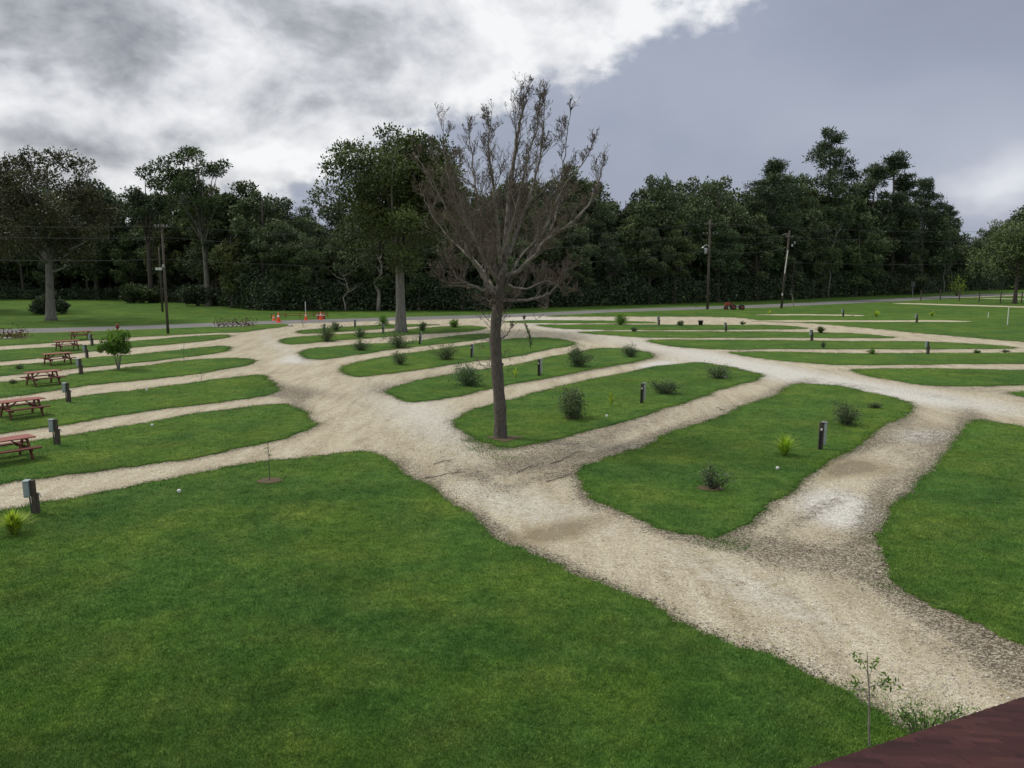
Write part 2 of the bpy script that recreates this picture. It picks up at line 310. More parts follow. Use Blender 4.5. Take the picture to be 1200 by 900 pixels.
LAWN['R7'] = [(637,371.2),(725,371),(825,371.2),(870,372.5),(885,375),(905,377.6),(940,378.2),(975,381),(1025,385.5),(1100,392.5),(1200,401),(1350,414),(1600,436),(1700,350),(1350,345.5),(1200,346.6),(1125,349.2),(1075,352.1),(1000,355.7),(900,360.6),(850,362.1),(720,366.1),(650,369.8)]
def chaikin(p, it=2):
    for _ in range(it):
        q = []
        for i in range(len(p)):
            a, b = p[i], p[(i+1) % len(p)]; L = math.hypot(b[0]-a[0], (b[1]-a[1])*3)
            t = min(.22, (5.0 if _ == 0 else 2.0)/max(L, .01)); q += [(a[0]*(1-t)+b[0]*t, a[1]*(1-t)+b[1]*t), (a[0]*t+b[0]*(1-t), a[1]*t+b[1]*(1-t))]
        p = q
    return p
def outline(pts, rng):
    w = [tuple(G(x, min(y, 2200))[:2]) for x, y in chaikin(pts, 2)]
    out = []
    for i in range(len(w)):
        a, b = np.array(w[i]), np.array(w[(i+1) % len(w)]); L = np.linalg.norm(b-a)
        d = max(5, math.hypot(*((a+b)/2))); step = max(0.10, d*0.0035)
        k = max(1, min(400, int(L/step)))
        for j in range(k):
            out.append(a+(b-a)*j/k)
    out = np.array(out)
    # ragged edge
    d = np.hypot(out[:, 0], out[:, 1]); n = len(out)
    nx = np.roll(out, -1, 0)-np.roll(out, 1, 0); nx = unit(nx); nr = np.stack([nx[:, 1], -nx[:, 0]], 1)
    s = np.cumsum(np.linalg.norm(out-np.roll(out, 1, 0), axis=1))
    w1 = np.zeros(n)
    for f, am in ((0.5, .12), (1.3, .10), (3.1, .07), (7, .05), (13, .03)):
        w1 += am*np.sin(s*f+rng.random()*9)*np.sin(s*f*0.37+rng.random()*9)
    w1 += rng.normal(size=n)*0.03
    fade = np.clip(70/d, 0.3, 1)
    return out+nr*(w1*fade)[:, None]
POLY = {k: outline(v, np.random.default_rng(i)) for i, (k, v) in enumerate(LAWN.items())}
def inside(px, py, poly):
    r = np.zeros(len(px), bool); x0, y0 = poly[:, 0].min(), poly[:, 1].min(); x1, y1 = poly[:, 0].max(), poly[:, 1].max()
    idx = np.where((px >= x0) & (px <= x1) & (py >= y0) & (py <= y1))[0]
    if not len(idx): return r
    X, Y = px[idx], py[idx]; c = np.zeros(len(idx), bool)
    A = poly; B = np.roll(poly, -1, 0)
    for (ax, ay), (bx, by) in zip(A, B):
        if ay == by: continue
        k = ((ay > Y) != (by > Y)) & (X < (bx-ax)*(Y-ay)/(by-ay)+ax); c ^= k
    r[idx] = c; return r
def dist_to(px, py, poly, mx=2.5):
    r = np.full(len(px), mx); x0, y0 = poly.min(0)-mx; x1, y1 = poly.max(0)+mx
    idx = np.where((px >= x0) & (px <= x1) & (py >= y0) & (py <= y1))[0]
    if not len(idx): return r
    P = np.stack([px[idx], py[idx]], 1); best = np.full(len(idx), mx)
    st = max(1, len(poly)//260); pl = poly[::st]
    for ch in range(0, len(P), 4000):
        q = P[ch:ch+4000]
        A = pl; B = np.roll(pl, -1, 0); AB = B-A; l2 = np.maximum((AB**2).sum(1), 1e-9)
        t = np.clip(((q[:, None, :]-A[None])*AB[None]).sum(2)/l2, 0, 1)
        d = np.linalg.norm(q[:, None, :]-(A[None]+t[..., None]*AB[None]), axis=2).min(1)
        best[ch:ch+4000] = np.minimum(best[ch:ch+4000], d)
    r[idx] = best; return r
def build_lawn(poly, ztop, name='lawn', mat=None):
    bm = bmesh.new(); n = len(poly)
    top = [bm.verts.new((p[0], p[1], ztop)) for p in poly]
    f = bm.faces.new(top)
    if f.normal.z < 0 or f.calc_area() < 0: pass
    bm.normal_update()
    if f.normal.z < 0: f.normal_flip()
    bmesh.ops.triangulate(bm, faces=[f])
    nx = unit(np.roll(poly, -1, 0)-np.roll(poly, 1, 0)); nr = np.stack([nx[:, 1], -nx[:, 0]], 1)
    area = 0.5*np.sum(poly[:, 0]*np.roll(poly[:, 1], -1)-np.roll(poly[:, 0], -1)*poly[:, 1])
    nr = nr if area > 0 else -nr
    lo = [bm.verts.new((p[0]+r[0]*.03, p[1]+r[1]*.03, -0.01)) for p, r in zip(poly, nr)]
    for i in range(n):
        j = (i+1) % n
        bm.faces.new((top[i], lo[i], lo[j], top[j]))
    me = bpy.data.meshes.new(name); bm.to_mesh(me); bm.free(); me.materials.append(mat or M['grass'])
    o = bpy.data.objects.new(name, me); COL.objects.link(o); return tag(o, kind='structure')
for k, pl in POLY.items(): build_lawn(pl, 0.045)
# wide ground to the horizon
gb = MB(); gb.add([(-4000,-600,0),(4000,-600,0),(4000,6000,0),(-4000,6000,0)], [(0,1,2,3)]); tag(gb.build('ground', M['grass']), kind='structure')
# road centre line
RC = [(-420,400),(-200,394),(0,388.3),(100,385.9),(200,382.6),(300,378.6),(450,374.2),(560,371.2),(650,368.0),(720,364.3),(850,360.2),(900,358.6),(1000,353.8),(1075,350.2),(1125,347.2),(1160,345.4),(1200,344.8),(1350,343.6),(1700,342)]
rc = []
for i in range(len(RC)-1):
    a, b = G(*RC[i]), G(*RC[i+1]); k = 8
    for j in range(k): rc.append(a.lerp(b, j/k))
rc.append(G(*RC[-1]))
for _ in range(10): rc = [rc[0]]+[(rc[i-1]+rc[i]*2+rc[i+1])/4 for i in range(1, len(rc)-1)]+[rc[-1]]
def strip(pts, w, z, name, mat, jit=0.0):
    b = MB(); n = len(pts); vs = []
    for i, p in enumerate(pts):
        d = (pts[min(i+1, n-1)]-pts[max(i-1, 0)]); d.z = 0; d.normalize(); s = Vector((-d.y, d.x, 0))
        ww = w[i] if hasattr(w, '__len__') else w
        j1, j2 = random.uniform(-jit, jit), random.uniform(-jit, jit)
        vs += [(*(p+s*(ww/2+j1))[:2], z), (*(p-s*(ww/2+j2))[:2], z)]
    b.add(vs, [(2*i+1, 2*i+3, 2*i+2, 2*i) for i in range(n-1)])
    return tag(b.build(name, mat), kind='structure')
strip(rc, 6.2, 0.022, 'road', M['asphalt'])
def road_y(x): return np.interp(x, [p[0] for p in RC], [p[1] for p in RC])
# gravel sheet
xs = np.arange(-280, 1481, 3.2); rows = 270
uu = np.linspace(0, 1, rows)**1.25
X, U = np.meshgrid(xs, uu); top = road_y(X); bot = 1250.0
Yp = top+(bot-top)*U
gx, gy = Gn(X.ravel(), Yp.ravel())
V = np.stack([gx, gy, np.full(gx.shape, 0.012)], 1)
nc = len(xs); ii = np.arange((rows-1)*nc).reshape(rows-1, nc)[:, :-1].ravel()
Fq = np.stack([ii+nc, ii+nc+1, ii+1, ii], 1)
dmin = np.full(len(gx), 2.5); ins = np.zeros(len(gx), bool)
for pl in POLY.values():
    dmin = np.minimum(dmin, dist_to(gx, gy, pl)); ins |= inside(gx, gy, pl)
dmin[ins] = 0
XX, YY = X.ravel(), Yp.ravel()
def blob(cx, cy, rx, ry, rot=0):
    a = math.radians(rot); dx = XX-cx; dy = YY-cy
    u = (dx*math.cos(a)+dy*math.sin(a))/rx; v = (-dx*math.sin(a)+dy*math.cos(a))/ry
    return np.exp(-(u*u+v*v))
mud = 0.85*np.exp(-dmin/0.30)+0.24*np.exp(-dmin/0.9)
MUDS = [(338,462,26,9,8,.9),(350,478,12,14,50,.5),(1000,655,60,22,25,.55),(1100,715,110,18,28,.75),(1180,770,60,20,30,.6),(1025,590,14,45,25,.8),(900,660,60,25,20,.35),(1055,495,28,10,0,.7),(1085,555,30,16,-10,.6),(1140,490,22,12,20,.9),(990,515,30,16,-30,.5),(880,610,20,10,-30,.5),(735,420,45,6,-8,.55),(445,456,26,8,-5,.6),(640,540,70,16,-15,.45),(560,620,60,10,36,.5),(700,690,90,14,28,.7),(780,735,60,12,24,.6),(820,500,60,12,-25,.3),(920,455,50,6,-18,.6),(300,405,30,4,-30,.3),(590,535,50,12,10,.4),(480,545,30,8,35,.4),(600,520,80,8,5,.35),(1075,520,60,14,-20,.35),(520,440,60,8,-8,.4),(1150,458,60,3.2,3,.6),(1100,465,30,3,8,.5),(650,500,90,9,-14,.2),(1180,433,60,1.4,0,.4),(290,448,8,20,-50,.25),(360,420,12,6,0,.4),(400,385,60,2,0,.3)]
MUDS += [(1010,522,60,9,-12,.8),(955,600,50,10,-28,.7),(1030,640,30,26,20,.6),(905,640,60,8,8,.7),(690,585,14,30,-30,.6),(1065,590,22,24,-40,.7),(870,600,50,7,-35,.6),(930,565,40,6,-35,.6),(800,632,50,5,12,.6),(700,700,110,6,28,.9),(600,632,50,6,36,.9),(860,770,100,6,22,.7),(640,560,60,5,-14,.7),(760,512,70,4,-20,.7),(1120,770,90,8,28,.5),(1130,745,95,16,32,.8),(1060,690,50,16,40,.6),(1190,790,50,14,32,.7),(900,655,80,9,14,.5),(620,545,110,9,-8,.7),(730,505,90,8,-16,.6),(560,560,70,8,25,.5),(520,600,40,6,38,.6),(760,730,90,7,24,.8),(680,680,60,7,27,.7),(850,500,60,5,-20,.5),(940,650,70,14,15,.5),(1100,520,34,22,-20,.45),(410,470,60,7,20,.3),(350,460,34,6,5,.7),(680,435,60,4,-10,.6),(1000,452,60,2.5,6,.5)]
for a in MUDS: mud = mud+a[5]*blob(*a[:5])
pale = sum(w*blob(*a) for *a, w in [(985,598,48,20,10,1.0),(1085,512,38,8,0,.8),(770,429,22,5,-5,.9),(620,595,120,24,14,.30),(500,490,90,30,25,.42),(330,408,45,10,30,.3),(860,425,200,10,11,.55),(1080,465,180,10,8,.5),(900,700,120,22,25,.3),(350,421,30,4,-6,.6),(700,385,120,5,2,.3),(640,374,90,3,0,.4)])
wet = sum(w*blob(*a) for *a, w in [(640,628,62,14,-6,.85),(1010,548,55,14,5,.8),(690,610,50,12,-5,.5),(970,560,40,10,-20,.5),(745,455,30,4,0,.3)])
gr = np_mesh('gravel_road', V, Fq, 4, M['gravel'], None, {'mud': np.clip(mud, 0, 1.2), 'pale': np.clip(pale, 0, 1), 'wet': np.clip(wet, 0, 1)}); tag(gr, kind='structure')
# gravel parking strips lying on the far lawn
for pts, wd in (([(886,369.4),(940,369.2),(1000,370.0),(1012,370.5)], 2.3), ([(880,376.6),(960,376.7),(1040,376.9),(1100,376.6),(1138,377.2)], 2.6), ([(1046,355.6),(1070,356.2),(1100,357.2),(1150,358.6),(1200,360.2),(1300,364)], 4.2), ([(1148,349.8),(1170,350.2),(1200,350.8),(1260,352)], 3.0)):
    q = []
    for i in range(len(pts)-1):
        for j in range(8): q.append(G(*pts[i]).lerp(G(*pts[i+1]), j/8))
    q.append(G(*pts[-1])); n_ = len(q)
    strip(q, [wd*min(1, 0.25+6*min(i, (n_-1-i) if wd < 3 else 99)/n_) for i in range(n_)], 0.052, 'gravel_path', M['gravel_path'], 0.18)
# ------------------------------------------------------------------ grass blades, pebbles, leaf litter
def sample_px(nn, x0, x1, y0, y1, power=1.0):
    x = x0+(x1-x0)*RNG.random(nn); y = y0+(y1-y0)*RNG.random(nn)**power
    gx, gy = Gn(x, y); return gx, gy, np.stack([x, y], 1)
sx, sy, pyv = sample_px(330000, -70, 1270, 425, 1010, 0.9)
keep = np.zeros(len(sx), bool)
for pl in POLY.values(): keep |= inside(sx, sy, pl)
sx, sy = sx[keep], sy[keep]
# extra fringe along every edge
ex, ey = [], []
for pl in POLY.values():
    d = np.hypot(pl[:, 0], pl[:, 1]); pl2 = pl[(d < 95) & (pl[:, 1] > 5)]
    rep = 8; e = np.repeat(pl2, rep, 0)+RNG.normal(size=(len(pl2)*rep, 2))*(0.04+0.34*RNG.random((len(pl2)*rep, 1))**5); ex.append(e[:, 0]); ey.append(e[:, 1])
for wx, wy, wr, wn in ((572,526,.55,260),(556,517,.3,120),(1040,860,.7,500),(1075,850,.5,260),(845,636,.35,160),(300,548,.3,80),(860,640,.3,80),(590,538,.3,60),(1160,620,.3,60),(1045,690,.3,80)):
    wg = G(wx, wy); e = RNG.normal(size=(wn, 2))*wr+np.array([wg.x, wg.y]); ex.append(e[:, 0]); ey.append(e[:, 1])
sx = np.concatenate([sx]+ex); sy = np.concatenate([sy]+ey)
dd = np.hypot(sx, sy); nb = 4
bx = np.repeat(sx, nb); by = np.repeat(sy, nb); d4 = np.repeat(dd, nb); nn = len(bx)
bx += RNG.normal(size=nn)*0.02*(1+d4*0.09); by += RNG.normal(size=nn)*0.02*(1+d4*0.09)
h = (0.020+0.026*RNG.random(nn))*(1+0.002*d4); w = 0.0030+0.00022*d4
an = RNG.random(nn)*2*np.pi; lean = RNG.normal(size=(nn, 2))*0.55*h[:, None]
A = np.stack([bx+np.cos(an)*w, by+np.sin(an)*w, np.full(nn, .036)], 1); B = np.stack([bx-np.cos(an)*w, by-np.sin(an)*w, np.full(nn, .036)], 1)
Cc = np.stack([bx+lean[:, 0], by+lean[:, 1], .04+h], 1)
Vb = np.stack([A, B, Cc], 1).reshape(-1, 3); tt = np.repeat(RNG.random(nn), 3)
tag(np_mesh('grass', Vb, np.arange(3*nn), 3, M['blade'], None, {'tint': tt}), 'short mown green grass covering the lawns between the gravel drives', 'grass', kind='stuff')
# pebbles
sx, sy, pq = sample_px(75000, -20, 1260, 440, 960, 0.85); keep = np.ones(len(sx), bool)
mm = np.zeros(len(sx))
for pl in POLY.values():
    keep &= ~inside(sx, sy, pl); mm = np.maximum(mm, np.exp(-dist_to(sx, sy, pl, 1.2)/.3))
for a in MUDS:
    an = math.radians(a[4]); u_ = ((pq[:, 0]-a[0])*math.cos(an)+(pq[:, 1]-a[1])*math.sin(an))/a[2]; v_ = (-(pq[:, 0]-a[0])*math.sin(an)+(pq[:, 1]-a[1])*math.cos(an))/a[3]; mm = mm+a[5]*1.3*np.exp(-(u_*u_+v_*v_))
keep &= RNG.random(len(sx)) > mm*1.1
sx, sy = sx[keep], sy[keep]; nn = len(sx); d = np.hypot(sx, sy)
sz = (0.006+0.013*RNG.random(nn)**2.5)*(1+0.008*d)
O = np.array([(1,0,0),(0,1,0),(-1,0,0),(0,-1,0),(0,0,.7),(0,0,-.4)]); an = RNG.random(nn)*6.28
ca, sa = np.cos(an), np.sin(an); asx = 0.7+0.6*RNG.random(nn)
vx = O[None, :, 0]*asx[:, None]; vy = np.broadcast_to(O[None, :, 1], vx.shape)
Vp = np.stack([sx[:, None]+(vx*ca[:, None]-vy*sa[:, None])*sz[:, None], sy[:, None]+(vx*sa[:, None]+vy*ca[:, None])*sz[:, None], 0.014+sz[:, None]*O[None, :, 2]], 2).reshape(-1, 3)
FO = np.array([(0,1,4),(1,2,4),(2,3,4),(3,0,4)]); Fp = (FO[None]+(np.arange(nn)*6)[:, None, None]).reshape(-1, 3)
m, nt = newmat('pebble'); n = N(nt); c = n.ramp(n.attr('tint'), [(0, (.10,.085,.07)), (0.35, (.30,.26,.22)), (0.7, (.5,.45,.39)), (1, (.78,.75,.70))]); n.out(n('ShaderNodeBsdfPrincipled', {'Base Color': c, 'Roughness': 0.85}).outputs[0]); M['pebble'] = m
tag(np_mesh('gravel', Vp, Fp, 3, m, None, {'tint': np.repeat(RNG.random(nn), 6)}), 'loose crushed stone pebbles scattered over the drives', 'gravel', kind='stuff')
# leaf litter along the edges of the drives
lx, ly = [], []
for k, pl in POLY.items():
    d = np.hypot(pl[:, 0], pl[:, 1]); p2 = pl[(d < 60) & (pl[:, 1] > 7)]
    if not len(p2): continue
    rep = 9; e = np.repeat(p2, rep, 0)+RNG.normal(size=(len(p2)*rep, 2))*0.20; lx.append(e[:, 0]); ly.append(e[:, 1])
tx, ty = G(600, 520)[:2]; e = RNG.normal(size=(2500, 2))*np.array([3.2, 3.0])+np.array([tx, ty-1]); lx.append(e[:, 0]); ly.append(e[:, 1])
lx = np.concatenate(lx); ly = np.concatenate(ly); keep = np.ones(len(lx), bool)
for pl in POLY.values(): keep &= ~inside(lx, ly, pl)
lx, ly = lx[keep], ly[keep]; nn = len(lx)
Cn = np.stack([lx, ly, 0.018+0.01*RNG.random(nn)], 1); Dn = RNG.normal(size=(nn, 3))*np.array([1, 1, .12]); up = np.tile(np.array([[0, 0, 1.0]]), (nn, 1))+RNG.normal(size=(nn, 3))*.3
tag(build_leaves('leaf_litter', leaf_quads(Cn, Dn, 0.05, 0.6, nrm=up), RNG.random(nn)*.7, M['leaf_dead']), 'dry brown leaf litter along the lawn edges', 'leaves', kind='stuff')
# ------------------------------------------------------------------ trees
def clump_leaves(centers, radii, per, size, asp, rng, flat=0.75, up=0.3, shell=0.55, droop=0.0):
    C, D, T = [], [], []
    for c, r, k in zip(centers, radii, per):
        d = unit(rng.normal(size=(k, 3))); rr = r*(shell+(1-shell)*rng.random((k, 1)))*(0.8+0.35*np.sin(d[:, :1]*5+c[0])*np.sin(d[:, 1:2]*4+c[1])+0.2*rng.random((k, 1)))
        p = np.array(c)+d*rr*np.array([1, 1, flat]); C.append(p)
        dd = d*0.7+rng.normal(size=(k, 3))*0.6; dd[:, 2] += up-droop; D.append(dd)
        T.append(np.clip(0.42+0.30*d[:, 2]+0.2*rng.normal(size=k)+0.12*rng.normal(), 0, 1))  # top shading painted into the tint: upper leaves of a clump lighter, plus random
    C = np.concatenate(C); D = np.concatenate(D); T = np.concatenate(T)
    return leaf_quads(C, D, size, asp, rng), T
def curve(a, b, rng, sag=0.15, n=6):
    a, b = Vector(a), Vector(b); L = (b-a).length; m = (a+b)/2+Vector((0, 0, -L*sag))+Vector(rng.normal(size=3)*L*.06)
    return [((1-t)**2)*a+2*t*(1-t)*m+t*t*b for t in [i/n for i in range(n+1)]]
def broadleaf(seed, H, R, cb, ncl, nleaf, size, leaf='leaf_forest', bark='bark', tr=None, flat=0.75, lop=0.25, topheavy=0.0, clr=(0.2, 0.36), asp=0.6):
    """returns trunk and crown mesh objects for a leafy tree of height H, base at the origin"""
    rng = np.random.default_rng(seed); tr = tr or H*0.018
    cz = H*(cb+1)/2; rz = H*(1-cb)/2
    off = rng.normal(size=2)*R*lop*0.3; C = []
    while len(C) < ncl:
        d = rng.normal(size=3); d /= np.linalg.norm(d); q = rng.random()**0.45*0.88
        wz = 1-0.25*max(0, d[2]*q)
        p = np.array([off[0]+d[0]*q*R*wz, off[1]+d[1]*q*R*wz, cz+d[2]*q*rz])
        p[:2] *= 1+topheavy*(d[2]*q)
        C.append(p)
    rad = R*(clr[0]+(clr[1]-clr[0])*rng.random(ncl)); C = np.array(C)
    C[:, 2] = np.minimum(C[:, 2], H-rad*flat)
    per = (nleaf*rad**2/np.sum(rad**2)).astype(int)+1
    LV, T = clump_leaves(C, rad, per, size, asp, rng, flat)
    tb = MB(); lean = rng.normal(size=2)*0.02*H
    tp = [(0, 0, -0.2), (0, 0, H*.02), (lean[0]*.1, lean[1]*.1, H*.12), (lean[0]*.5, lean[1]*.4, H*.35), (lean[0], lean[1], H*.6), (lean[0]*1.4, lean[1]*1.2, H*.85)]
    tb.tube(tp, [tr*1.7, tr*1.35, tr, tr*.85, tr*.55, tr*.15], 10)
    for i in rng.permutation(ncl)[:min(ncl, 20)]:
        zz = min(C[i][2]*.8, H*(0.2+0.4*rng.random())+0.15*H*0.5); f = zz/H
        s = (lean[0]*min(1.4, f*1.6), lean[1]*min(1.2, f*1.4), zz)
        tb.tube(curve(s, C[i], rng, 0.12), [tr*.42*(1-k/7.5) for k in range(7)], 5)
    return tb, LV, T
def pine(seed, H, R, cb, nb, nleaf, size=0.5):
    rng = np.random.default_rng(seed); tb = MB(); tr = H*.013; ln = rng.normal(size=2)*.02*H
    tb.tube([(0,0,-.2),(0,0,H*.1),(ln[0]*.4,ln[1]*.4,H*.5),(ln[0],ln[1],H*.97)], [tr*1.2, tr, tr*.75, tr*.12], 8)
    C, rad = [], []
    for i in range(nb):
        f = cb+(1-cb)*(i+rng.random()*.8)/nb; f = min(f, .985); L = R*(0.35+0.75*rng.random())*(1.15-((f-cb)/(1-cb))**1.6*0.95); a = rng.random()*6.28
        st = Vector((ln[0]*f, ln[1]*f, f*H)); en = st+Vector((math.cos(a)*L, math.sin(a)*L, L*(0.05+.35*rng.random())))
        tb.tube(curve(st, en, rng, 0.1, 4), [tr*.3*(1-k/6) for k in range(5)], 4)
        for u in ((1.0, .32), (0.62, .26)):
            if rng.random() < .9:
                p = st.lerp(en, u[0]); C.append(np.array(p)+rng.normal(size=3)*.15); rad.append(R*u[1]*(0.7+.5*rng.random()))
    rad = np.array(rad); per = (nleaf*rad**2/np.sum(rad**2)).astype(int)+1
    LV, T = clump_leaves(C, rad, per, size, 0.28, rng, 0.62, 0.45, 0.2)
    return tb, LV, T
def plant_tree(name, loc, data, leaf, bark, rz=0, s=1.0, trunkname='trunk'):
    tb, LV, T = data; o = empty(name, loc, rz, s)
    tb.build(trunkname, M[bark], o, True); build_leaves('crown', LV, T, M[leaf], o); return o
protos = []
specs = [(19,5.6,.10,44),(21,6.2,.16,48),(18,5.4,.06,42),(23,5.8,.22,44),(17,6.0,.08,44),(20,5.0,.12,38),(22,6.6,.26,46)]
for i, (H, R, cb, nc_) in enumerate(specs):
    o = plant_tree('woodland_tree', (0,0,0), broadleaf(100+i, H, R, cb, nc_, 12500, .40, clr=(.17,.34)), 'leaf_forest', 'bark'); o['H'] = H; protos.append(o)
pin = []
for i, (H, R, cb, nb) in enumerate([(24,4.2,.42,40),(22,3.9,.36,38),(25,4.4,.5,36),(21,3.4,.28,42)]):
    o = plant_tree('pine_tree', (0,0,0), pine(200+i, H, R, cb, nb, 12000, .45), 'leaf_pine', 'bark'); o['H'] = H; pin.append(o)
used = set()
def put(proto, x, yb, topy, back=0, label=None, cat='tree', group=None, wide=1.0, rz=None):
    """stand a tree at photo column x, ground row yb, 'back' metres farther off, reaching row topy"""
    g = G(x, yb); dirv = Vector((g.x, g.y, 0)).normalized(); p = g+dirv*back
    top = P3(x, topy, p.y).z; s = top/proto['H']
    o = proto if proto.name not in used else copy_tree(proto); used.add(proto.name)
    o.location = p; o.rotation_euler = (0, 0, random.random()*6.28 if rz is None else rz); o.scale = (s*wide, s*wide, s)
    tag(o, label or DEF[0], cat, group if group else (DEF[1] if not label else None)); return o
DEF = ('tall leafy tree in the dark dense woodland beyond the paved road', 'woodland trees beyond the road')
DEFP = ('slim dark pine rising among the leafy woodland trees', 'pines in the woodland')
SKY = [(-200,165),(-60,170),(0,200),(40,215),(75,212),(110,207),(150,214),(175,222),(200,215),(240,205),(290,196),(330,216),(350,236),(372,242),(400,235),(460,215),(540,215),(580,212),(610,206),(640,205),(680,196),(705,214),(730,220),(760,200),(790,200),(820,198),(850,204),(872,224),(890,205),(915,198),(940,198),(990,208),(1010,214),(1040,214),(1060,222),(1080,232),(1095,236),(1110,250),(1140,264),(1165,258),(1190,240),(1215,230),(1300,215),(1450,205)]
EDGE = [(-200,353),(0,351),(150,351.5),(230,356),(270,361),(300,364.5),(560,364.8),(600,362.2),(720,358.6),(850,354.4),(900,352.8),(1000,348),(1075,345),(1115,342.5),(1140,341),(1200,339.2),(1450,338)]
sky = lambda x: float(np.interp(x, [a for a, b in SKY], [b for a, b in SKY]))
edge = lambda x: float(np.interp(x, [a for a, b in EDGE], [b for a, b in EDGE]))
k = 0
for row, (back, stp, dn) in enumerate([(2.5, 43, (30, 62)), (9, 38, (5, 28)), (16, 34, (-7, 5))]):
    x = -150+row*17
    while x < 1380:
        xx = x+random.uniform(-9, 9); ty = sky(xx)+random.uniform(*dn)*(310-sky(xx))/105
        pr = protos[k*3 % 7 if random.random() < .7 else random.randrange(7)]; k += 1
        bk = back+(3 if xx > 1090 else 0)
        put(pr, xx, edge(xx), ty, bk, wide=random.uniform(.85, 1.15))
        x += stp
# the trees that stand out against the sky
H = [
 (pin[0], 965, 154, 8, 'tallest pine of the woodland with a small tiered crown above the right-hand utility poles', 1.0),
 (pin[1], 1044, 183, 6, 'ragged pine with a flat leaning top right of the tallest pine', 1.25),
 (pin[2], 1078, 211, 5, 'dark pine with a rounded tuft top at the right end of the tall woodland', 1.1),
 (pin[3], 1108, 243, 8, 'short pointed conifer where the woodland drops toward the road bend', 1.0),
 (pin[1], 1012, 196, 10, 'loose pine between the tallest pine and the ragged leaning pine', 1.1),
 (pin[2], 898, 191, 6, 'thick dark pine left of the tallest pine, above the leaning utility pole', 1.3),
 (protos[3], 768, 193, 8, 'rounded leafy tree standing above the woodland left of the first crossarm pole', 0.75),
 (protos[1], 832, 192, 8, 'broad dark crown directly above the crossarm pole', 0.9),
 (protos[5], 665, 182, 14, 'dark leafy tree seen behind the bare tree, right of its trunk', 0.8),
 (protos[3], 925, 192, 12, 'dark domed tree just left of the tallest pine', 0.8),
 (protos[2], 310, 207, 6, 'dark leafy tree just right of the tall open crowned tree', 1.0),
 (protos[0], 115, 203, 2, 'dark leafy tree between the grey trunked oak and the tall open crowned tree', 1.05),
 (protos[4], 1205, 227, 4, 'dark leafy tree at the right border beyond the road bend', 1.2),
 (protos[0], 600, 203, 10, 'dark leafy tree hidden behind the middle of the bare tree', .9),
]
for pr, x, ty, bk, lab, wd in H: put(pr, x, edge(x), ty, bk, lab, wide=wd)
# tall open crown (left) with visible pale forks
o = plant_tree('broadleaf_tree', (0,0,0), broadleaf(301, 25, 8.0, .50, 46, 13000, .34, clr=(.12, .22), topheavy=.1, lop=.5), 'leaf_oak', 'bark_oak'); o['H'] = 25
put(o, 245, 360, 168, 4, 'tall open crowned tree with pale forked limbs, highest crown left of the big oak')
o = plant_tree('broadleaf_tree', (0,0,0), broadleaf(302, 22, 3.6, .55, 14, 4000, .36, clr=(.26, .45)), 'leaf_oak', 'bark'); o['H'] = 22
put(o, 178, 356, 194, 5, 'slender tree with a small lone tuft of leaves against the cloud')
# grey-trunked oak on the far lawn, left
og = G(60, 375.5)
o = plant_tree('oak_tree', og, broadleaf(303, 22, 10.2, .24, 95, 36000, .28, tr=.50, clr=(.10, .19), topheavy=-.05), 'leaf_brown', 'bark_oak', s=1.0)
o['H'] = 22; o.location = (0,0,0); put(o, 60, 375.5, 160, 0, 'large oak with a straight grey trunk and thin brownish crown on the far lawn', rz=0.6)
o = plant_tree('oak_tree', (0,0,0), broadleaf(305, 20, 9.5, .12, 60, 20000, .32, tr=.4, clr=(.13, .22)), 'leaf_brown', 'bark'); o['H'] = 20
put(o, -45, 366, 170, 0, 'olive brown oak at the left border behind the picnic tables')
# big leafy tree, centre left
BT = (485, 389.5)
o = plant_tree('oak_tree', (0,0,0), broadleaf(304, 21, 8.6, .27, 90, 60000, .26, 'leaf_oak', tr=.46, clr=(.17, .29), topheavy=-.1, lop=.1), 'leaf_oak', 'bark_oak'); o['H'] = 21
put(o, BT[0], BT[1], 133, 0, 'big leafy oak with a thick pale grey trunk standing on the narrow grass island', rz=2.2).location.x -= 1.3
# right border tree by the fence
o = plant_tree('broadleaf_tree', (0,0,0), broadleaf(306, 17, 8.5, .18, 44, 16000, .36, tr=.3), 'leaf_forest', 'bark'); o['H'] = 17
put(o, 1189, 356, 246, 0, 'wide low tree beside the wire fence at the right border')
# bare snags inside the woodland
def snag(seed, x, yb, topy, label, mat='bark_pale', back=-1.0, r0=.13, forks=6, spread=.55):
    rng = random.Random(seed); g = G(x, yb); g = g+Vector((g.x, g.y, 0)).normalized()*back; Hh = P3(x, topy, g.y).z
    root = empty('dead_tree', g); tb = MB(); bb = MB()
    pts = [Vector((rng.uniform(-.3, .3)*i*.6, rng.uniform(-.3, .3)*i*.4, Hh*i/6)) for i in range(7)]; pts[0] = Vector((0, 0, -.1))
    tb.tube(pts, [r0*(1-i/7.5) for i in range(7)], 7)
    for i in range(forks):
        f = rng.uniform(.35, .92); k = int(f*6); p = pts[k].lerp(pts[min(6, k+1)], f*6-k); a = rng.uniform(0, 6.28); L = Hh*rng.uniform(.12, .3)
        e = p+Vector((math.cos(a)*L*spread, math.sin(a)*L*.3, L*rng.uniform(.5, 1)))
        q = curve(p, e, np.random.default_rng(rng.randrange(9999)), .1, 5); bb = MB(); bb.tube(q, [r0*.5*(1-j/6) for j in range(6)], 5)
        for _ in range(3):
            s0 = q[rng.randrange(1, 5)]; e2 = s0+Vector((rng.uniform(-1, 1), rng.uniform(-.4, .4), rng.uniform(.1, 1)))*L*.3
            bb.tube([s0, s0.lerp(e2, .5)+Vector((0, 0, .05)), e2], [r0*.2, r0*.14, r0*.05], 4)
        bb.build('branch', M[mat], root, True)
    tb.build('trunk', M[mat], root, True)
    return tag(root, label, 'dead tree')
